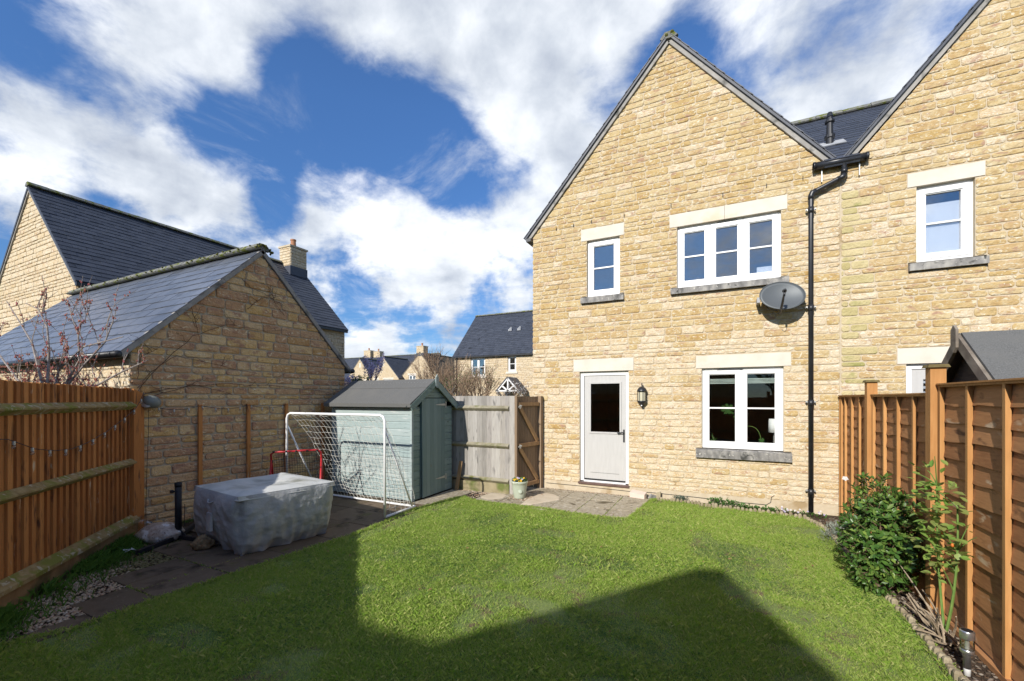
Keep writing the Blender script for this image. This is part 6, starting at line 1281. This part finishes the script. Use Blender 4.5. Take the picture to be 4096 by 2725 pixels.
# ================================================================== TWIGS AND TREES
def grow(mb, p, d, L, r, depth, spread=.5, up=.25, kids=(2, 3), tips=None, n=3, curl=.15, shrink=.72):
    pts = [p]; q = p.copy(); dd = d.copy(); k = 4
    for i in range(k): dd = (dd + Vector((rnd.uniform(-curl, curl), rnd.uniform(-curl, curl), rnd.uniform(-curl, curl) + up * .12))).normalized(); q = q + dd * L / k; pts.append(q.copy())
    rs_ = [r * (1 - .4 * i / k) for i in range(k + 1)]; mb.tube(pts, rs_, n if r < .012 else 6, cap=False)
    if tips is not None: tips.append((pts, depth))
    if depth <= 0: return
    for c in range(rnd.randint(*kids)):
        b = pts[rnd.randint(2, k)]; nd = (dd + Vector((rnd.uniform(-1, 1), rnd.uniform(-1, 1), rnd.uniform(-.5, .8))) * spread).normalized(); grow(mb, b, nd, L * rnd.uniform(shrink * .8, shrink * 1.15), r * .62, depth - 1, spread, up, kids, tips, n, curl, shrink)
def shrub(label, c, R_, H_, depth=4, n=11, m='bark', r=.03, group=None, leafm=None, zt=.5, spread=.5):
    t = thing('bare_shrub', label, 'shrub', (c[0], c[1], 0), group); mb = Mb(); tips = []; c0 = Vector((c[0], c[1], 0)); mt = Mb(); mt.tube([c0, c0 + Z_ * zt], [r * 2, r * 1.7], 8); mt.make('trunk', m, t)
    for i in range(n): a = 6.283 * i / n + rnd.uniform(-.3, .3); e = rnd.uniform(.3, 1.3); d = Vector((math.cos(a) * math.cos(e), math.sin(a) * math.cos(e), math.sin(e) + .25)).normalized(); L = H_ * (.42 if d.z > .6 else .34); grow(mb, c0 + Z_ * zt, d, L, r, depth, spread, .5, (3, 4), tips, 3, .14, .66)
    mb.make('twigs', m, t)['kind'] = 'stuff'
    return t, tips
def leaves_on(t, tips, m, name, n, size, dep=1, wide=.6, spread=.04):
    q = Mb(); T_ = [p for p in tips if p[1] <= dep]
    for i in range(n): pts, _ = rnd.choice(T_); p = pts[rnd.randint(1, 4)] + Vector((rnd.uniform(-spread, spread), rnd.uniform(-spread, spread), rnd.uniform(-spread, spread))); leaf_cluster(q, p, 1, .01, .01, size, wide)
    q.make(name, m, t)['kind'] = 'stuff'
t, tp = shrub('bare brown shrub with upswept twigs behind the shed roof', (-11.1, 15.6), 1.2, 2.55, 4, 13, r=.028, zt=1.35)
t, tp = shrub('rounded bare shrub behind the grey fence, left of the canopy porch', (-8.3, 14), .8, 1.9, 4, 12, r=.02, zt=1.25); leaves_on(t, tp, 'herb', 'buds', 500, .05, 1)
t, tp = shrub('loose low bare shrub between the far window and the shed roof', (-9.6, 14.6), .8, 1.9, 3, 11, r=.016, zt=1.2); leaves_on(t, tp, 'herb', 'buds', 700, .05, 1)
def tree(name, label, c, H_, m, leafm, n, size, trunk=1.2, depth=3, r=.04, stems=4, spread=.35, bark='bark', lname='blossom', up=.8, shrink=.7):
    t = thing(name, label, 'tree', (c[0], c[1], 0)); c0 = Vector((c[0], c[1], 0)); mt = Mb(); mt.tube([c0, c0 + Vector((.03, 0, trunk * .5)), c0 + Z_ * trunk], [r * 1.3, r * 1.1, r], 8); mt.make('trunk', bark, t); mb = Mb(); tips = []
    for i in range(stems): a = 6.283 * i / stems + rnd.uniform(-.4, .4); d = Vector((math.cos(a) * .4, math.sin(a) * .4, 1)).normalized(); grow(mb, c0 + Z_ * trunk, d, (H_ - trunk) * .45, r * .7, depth, spread, up, (2, 3), tips, 4, .12, shrink)
    mb.make('branches', bark, t)['kind'] = 'stuff'; leaves_on(t, tips, leafm, lname, n, size, depth - 1, .8, .07); return t
tree('blossom_tree', 'slender tree with lilac purple blossom in front of the far gables', (-15.6, 16), 3.95, None, 'lilac', 1500, .075, 2.0, 3, .03, 4, .22)
tree('young_tree', 'young tree with sparse green leaf buds left of the lilac blossom tree', (-15.2, 14.5), 2.9, None, 'herb', 500, .08, 1.6, 3, .02, 3, .45, lname='leaves')
tree('blossom_tree', 'low lilac blossomed shrub tree just right of the garage eave', (-15.6, 14.6), 2.75, None, 'lilac', 1100, .08, 1.4, 3, .02, 4, .4)
tree('blossom_tree', 'white blossomed twiggy tree beside the canopy porch', (-6.6, 14.0), 2.45, None, 'white_petal', 200, .045, 1.3, 3, .018, 5, .55)
tree('blossom_tree', 'low white blossomed shrub at the left foot of the canopy porch', (-7.9, 15.2), 2.2, None, 'white_petal', 160, .045, 1.2, 3, .018, 4, .5)
tree('leafy_tree', 'yellow green tree behind the camera, mirrored in the back door glass', (2.4, -6.2), 4.3, None, 'herb', 5000, .10, 1.0, 3, .06, 7, .6, lname='leaves')
# cherry with pink buds behind the left fence
ch = thing('cherry_tree', 'bare grey-branched cherry with pink buds over the orange fence', 'tree', (-7.1, 2.05, 0)); mb = Mb(); tips = []
mb2 = Mb(); mb2.tube([(-7.1, 2.05, 0), (-7.08, 2.06, .8), (-7.05, 2.07, 1.35)], [.05, .045, .04], 8); mb2.make('trunk', 'bark_grey', ch)
def limb(pts, r): 
    P_ = [Vector(p) for p in pts]; mb.tube(P_, [r * (1 - .7 * i / (len(P_) - 1)) for i in range(len(P_))], 6, cap=False); tips.append((P_, 0)); return P_
base_ = (-7.05, 2.07, 1.3)
LM = [[base_, (-7.2, 2.1, 1.85), (-7.75, 2.15, 2.45), (-8.3, 2.2, 2.75), (-9.0, 2.25, 3.12)], [base_, (-7.6, 2.1, 1.75), (-8.5, 2.1, 2.25), (-9.3, 2.15, 2.6), (-10.0, 2.2, 2.85)], [base_, (-7.1, 2.1, 1.95), (-7.25, 2.15, 2.3), (-7.45, 2.2, 2.62), (-7.9, 2.25, 2.9), (-8.5, 2.3, 3.05)],
      [base_, (-6.85, 2.15, 1.85), (-6.6, 2.25, 2.15), (-6.38, 2.35, 2.4), (-6.30, 2.4, 2.65)], [base_, (-6.7, 2.25, 1.8), (-6.3, 2.45, 2.05), (-6.0, 2.6, 2.2)], [base_, (-6.9, 2.2, 1.95), (-6.75, 2.25, 2.2), (-6.75, 2.25, 2.5), (-6.95, 2.25, 2.75)],
      [base_, (-6.9, 2.1, 1.9), (-6.95, 2.15, 2.1), (-6.6, 2.25, 2.35), (-6.1, 2.4, 2.45)], [base_, (-8.0, 2.0, 1.8), (-9.3, 2.0, 2.1), (-10.4, 2.05, 2.35)], [base_, (-7.9, 1.9, 1.9), (-8.7, 1.9, 2.3), (-8.9, 1.95, 2.6)]]
for pts in LM:
    P_ = limb([Vector(p) + Vector((rnd.uniform(-.02, .02), 0, 0)) for p in pts], .017)
    for k in range(9):
        i = rnd.randint(1, len(P_) - 1); s = P_[i].lerp(P_[i - 1], rnd.random()); grow(mb, s, Vector((rnd.uniform(-.8, .6), rnd.uniform(-.15, .15), rnd.uniform(.2, 1))).normalized(), rnd.uniform(.15, .40), .0055, 1, .5, .5, (1, 3), tips, 4, .2)
for k in range(60): x = rnd.uniform(-10.4, -6.95); s = Vector((x, 2.5, 1.5)); grow(mb, s, Vector((rnd.uniform(-.5, .5), rnd.uniform(-.1, .1), 1)).normalized(), rnd.uniform(.3, .5), .005, 2, .6, .4, (1, 3), tips, 3, .25)
mb.make('branches', 'bark_grey', ch)['kind'] = 'stuff'
q = Mb()
for i in range(1500):
    pts, _ = rnd.choice(tips); a = rnd.randint(0, len(pts) - 2); p = pts[a].lerp(pts[a + 1], rnd.random())
    if p.z < 1.7: continue
    for j in range(rnd.randint(1, 3)):
        s = rnd.uniform(.007, .015); c = p + Vector((rnd.uniform(-.015, .015), rnd.uniform(-.015, .015), rnd.uniform(-.01, .015))); q.add([c - Z_ * s, c + Vector((s * .7, 0, 0)), c + Vector((0, s * .7, 0)), c - Vector((s * .7, 0, 0)), c - Vector((0, s * .7, 0)), c + Z_ * s * 1.3], [(0, 2, 1), (0, 3, 2), (0, 4, 3), (0, 1, 4), (5, 1, 2), (5, 2, 3), (5, 3, 4), (5, 4, 1)], rnd.random())
q.make('buds', 'bud', ch)['kind'] = 'stuff'
# climber stems over the garage gable
cl = thing('bare_climber', 'leafless climber stems spreading over the garage gable wall', 'climber', (-6.87, 2.9, 1.5)); mb = Mb()
def cstem(pts, r=.0045):
    P_ = []
    for a, b in zip(pts, pts[1:]):
        for i in range(5): t = i / 5; P_.append(Vector((-6.862 + rnd.uniform(-.004, .008), a[0] + (b[0] - a[0]) * t + rnd.uniform(-.012, .012), a[1] + (b[1] - a[1]) * t + rnd.uniform(-.012, .012))))
    P_.append(Vector((-6.862, *pts[-1]))); mb.tube(P_, [r * (1 - .6 * i / (len(P_) - 1)) for i in range(len(P_))], 4, cap=False); return P_
CS = [[(2.85, 1.85), (3.1, 2.2), (3.5, 2.65), (4.0, 2.9), (4.5, 2.88), (5.0, 2.95)], [(2.85, 1.8), (3.3, 1.9), (3.9, 1.98), (4.6, 1.97), (5.3, 1.93), (6.0, 1.85)], [(2.85, 1.9), (3.0, 2.1), (3.3, 2.35), (3.9, 2.25), (4.5, 2.15)], [(2.85, 2.0), (2.9, 2.3), (3.1, 2.45)], [(2.9, 1.75), (3.5, 1.95), (4.2, 1.8)],
      [(4.2, 3.65), (4.35, 3.55), (4.6, 3.5), (4.9, 3.35)], [(4.3, 3.2), (4.5, 3.4), (4.75, 3.55)], [(4.7, 3.6), (4.75, 3.4), (4.95, 3.2)], [(3.5, 3.0), (3.55, 2.85), (3.6, 2.6)]]
for c_ in CS:
    P_ = cstem(c_)
    for k in range(5):
        s = rnd.choice(P_); e = (s.y + rnd.uniform(-.3, .35), s.z + rnd.uniform(-.12, .25)); cstem([(s.y, s.z), ((s.y + e[0]) / 2, (s.z + e[1]) / 2 + .03), e], .003)
mb.make('stems', 'climber' if 'climber' in M else 'bark', cl)['kind'] = 'stuff'

# ================================================================== GRASS
g1 = scatter(LAWN, 42000, .004); dist = np.hypot(g1[:, 0], g1[:, 1])
cf = (-.4415 * g1[:, 0] + .8973 * g1[:, 1]); rt = (.8973 * g1[:, 0] + .4415 * g1[:, 1]) / np.maximum(cf, .1); vis = (cf > 2.0) & (np.abs(rt) < 1.35)
keep = vis | (rg.random(len(g1)) < .12); g1 = g1[keep]; dist = dist[keep]
pn = np.array([noise.noise((p[0] * 1.3, p[1] * 1.3, 0)) + .5 * noise.noise((p[0] * 4, p[1] * 4, 3)) for p in g1[:: 1]]) if len(g1) < 50000 else None
def vnoise(x, y, s, seed):
    r2 = np.random.default_rng(seed); G = r2.random((64, 64)); X = (x * s) % 63; Y = (y * s) % 63; i = X.astype(int); j = Y.astype(int); fx = X - i; fy = Y - j; fx = fx * fx * (3 - 2 * fx); fy = fy * fy * (3 - 2 * fy)
    return G[i, j] * (1 - fx) * (1 - fy) + G[(i + 1) % 64, j] * fx * (1 - fy) + G[i, (j + 1) % 64] * (1 - fx) * fy + G[(i + 1) % 64, (j + 1) % 64] * fx * fy
pt = .6 * vnoise(g1[:, 0] + 20, g1[:, 1] + 20, 1.6, 1) + .4 * vnoise(g1[:, 0] + 20, g1[:, 1] + 20, 6, 2)
bare = vnoise(g1[:, 0] + 11, g1[:, 1] + 14, 2.6, 12); keep = rg.random(len(g1)) < np.clip((pt - .14) * 4.0, .3, 1) * np.clip((.80 - bare) * 7, .12, 1); g1 = g1[keep]; pt = pt[keep]
h = rg.uniform(.012, .034, len(g1)) * (.6 + .8 * pt)
wd_ = rg.uniform(.0013, .0025, len(g1))
tall = rg.random(len(g1)) < .05; h[tall] *= 1.8
blades('lawn_grass', g1, h, wd_, 'grass', .95)
e_ = []
for a, b_ in zip(LAWN[2:], LAWN[3:]):
    a, b_ = np.array(a), np.array(b_); L = np.hypot(*(b_ - a)); n = int(L * 900); t = rg.random(n)[:, None]; e_.append(np.c_[a + (b_ - a) * t + rg.normal(0, .018, (n, 2)), np.full(n, .004)])
e_ = np.concatenate(e_); blades('edge_grass', e_, rg.uniform(.02, .055, len(e_)), rg.uniform(.0018, .0032, len(e_)), 'grass', .9)
# rank grass and weeds along the foot of the left fence
n = 15000; t = rg.uniform(-2.5, 1.85, n); off = np.abs(rg.normal(0, .15, n)) + .05; keep = rg.random(n) < np.clip(vnoise(t + 9, off + 3, 3.2, 8) * 2.2 - .35, .05, 1); t, off = t[keep], off[keep]
pg = np.c_[-5.22 - .712 * t + .7022 * off, 1.27 + .7022 * t + .712 * off, np.full(len(t), 0.0)]; blades('rank_grass', pg, rg.uniform(.05, .16, len(pg)) * (1.1 - np.clip(off * 2, 0, .6)), rg.uniform(.003, .006, len(pg)), 'grass_dark', .9)
# clover and small weeds in the turf
def rosettes(name, P, s, m):
    n = len(P); k = 3; a = rg.uniform(0, 6.28, n)[:, None] + np.arange(k)[None] * 2.094 + rg.uniform(-.3, .3, (n, k)); S = s[:, None]; cx, cy = P[:, 0:1], P[:, 1:2]; z = P[:, 2:3]
    V = np.zeros((n, k, 4, 3)); 
    for q, (rr, da, dz) in enumerate(((.1, 0, 0), (.8, -.5, .004), (1.1, 0, .002), (.8, .5, .004))): V[:, :, q, 0] = cx + S * rr * np.cos(a + da); V[:, :, q, 1] = cy + S * rr * np.sin(a + da); V[:, :, q, 2] = z + dz + rg.uniform(-.004, .004, (n, k))
    i = np.arange(n * k)[:, None] * 4; Fc = np.concatenate([i + [0, 1, 2], i + [0, 2, 3]]); t = np.repeat(rg.random(n), k); return np_mesh(name, V.reshape(-1, 3), Fc, m, tone=np.concatenate([t, t]))
c1 = scatter([(-4.3, 1.6), (1.28, 1.6), (1.28, 6.1), (-4.2, 6.1)], 1500, .022); pc = vnoise(c1[:, 0] + 30, c1[:, 1] + 30, 1.3, 5); c1 = c1[rg.random(len(c1)) < np.clip((pc - .45) * 3, 0, 1)]
rosettes('clover', c1 + rg.uniform(-.008, .012, (len(c1), 1)) * [0, 0, 1], rg.uniform(.006, .012, len(c1)), 'clover' if 'clover' in M else 'herb')
# moss and weeds at the foot of the garage wall and between the slabs
P = np.concatenate([scatter([(-6.88, 3.1), (-6.7, 3.1), (-6.7, 4.2), (-6.88, 4.2)], 2500, .0)]); rosettes('wall_weeds', P + rg.uniform(.0, .03, (len(P), 1)) * [0, 0, 1], rg.uniform(.006, .014, len(P)), 'grass_dark')
P = []
for (x0, y0, x1, y1, n) in ((-4.95, 1.98, -4.4, 1.98, 160), (-5.3, 2.58, -4.35, 2.58, 160), (-4.74, 2.0, -4.74, 3.1, 120), (-1.58, 6.2, -1.58, 7.7, 150), (-2.04, 6.2, -2.04, 7.7, 120)): t = rg.random(n)[:, None]; P.append(np.c_[np.array([x0, y0]) + (np.array([x1 - x0, y1 - y0])) * t ** 1.5 + rg.normal(0, .004, (n, 2)), np.full(n, .0)])
P = np.concatenate(P); blades('joint_weeds', P, rg.uniform(.01, .035, len(P)), rg.uniform(.002, .003, len(P)), 'grass', .9)
# fallen leaves
lv = []
for i in range(26):
    x, y = rnd.uniform(-4, 1.2), rnd.uniform(2.5, 7.2); q = Mb(); s = rnd.uniform(.012, .024); a = rnd.uniform(0, 6.28); c, s_ = math.cos(a) * s, math.sin(a) * s; z = .045
    q.add([(x - c, y - s_, z), (x + s_ * .5, y - c * .5, z + .008), (x + c, y + s_, z + .002), (x - s_ * .5, y + c * .5, z + .01)], [(0, 1, 2), (0, 2, 3)]); tag(q.make('fallen_leaf', 'dead_leaf' if 'dead_leaf' in M else 'terracotta', base=(x, y, z)), 'small curled brown leaf lying on the grass', 'leaf', 'fallen brown leaves on the lawn')
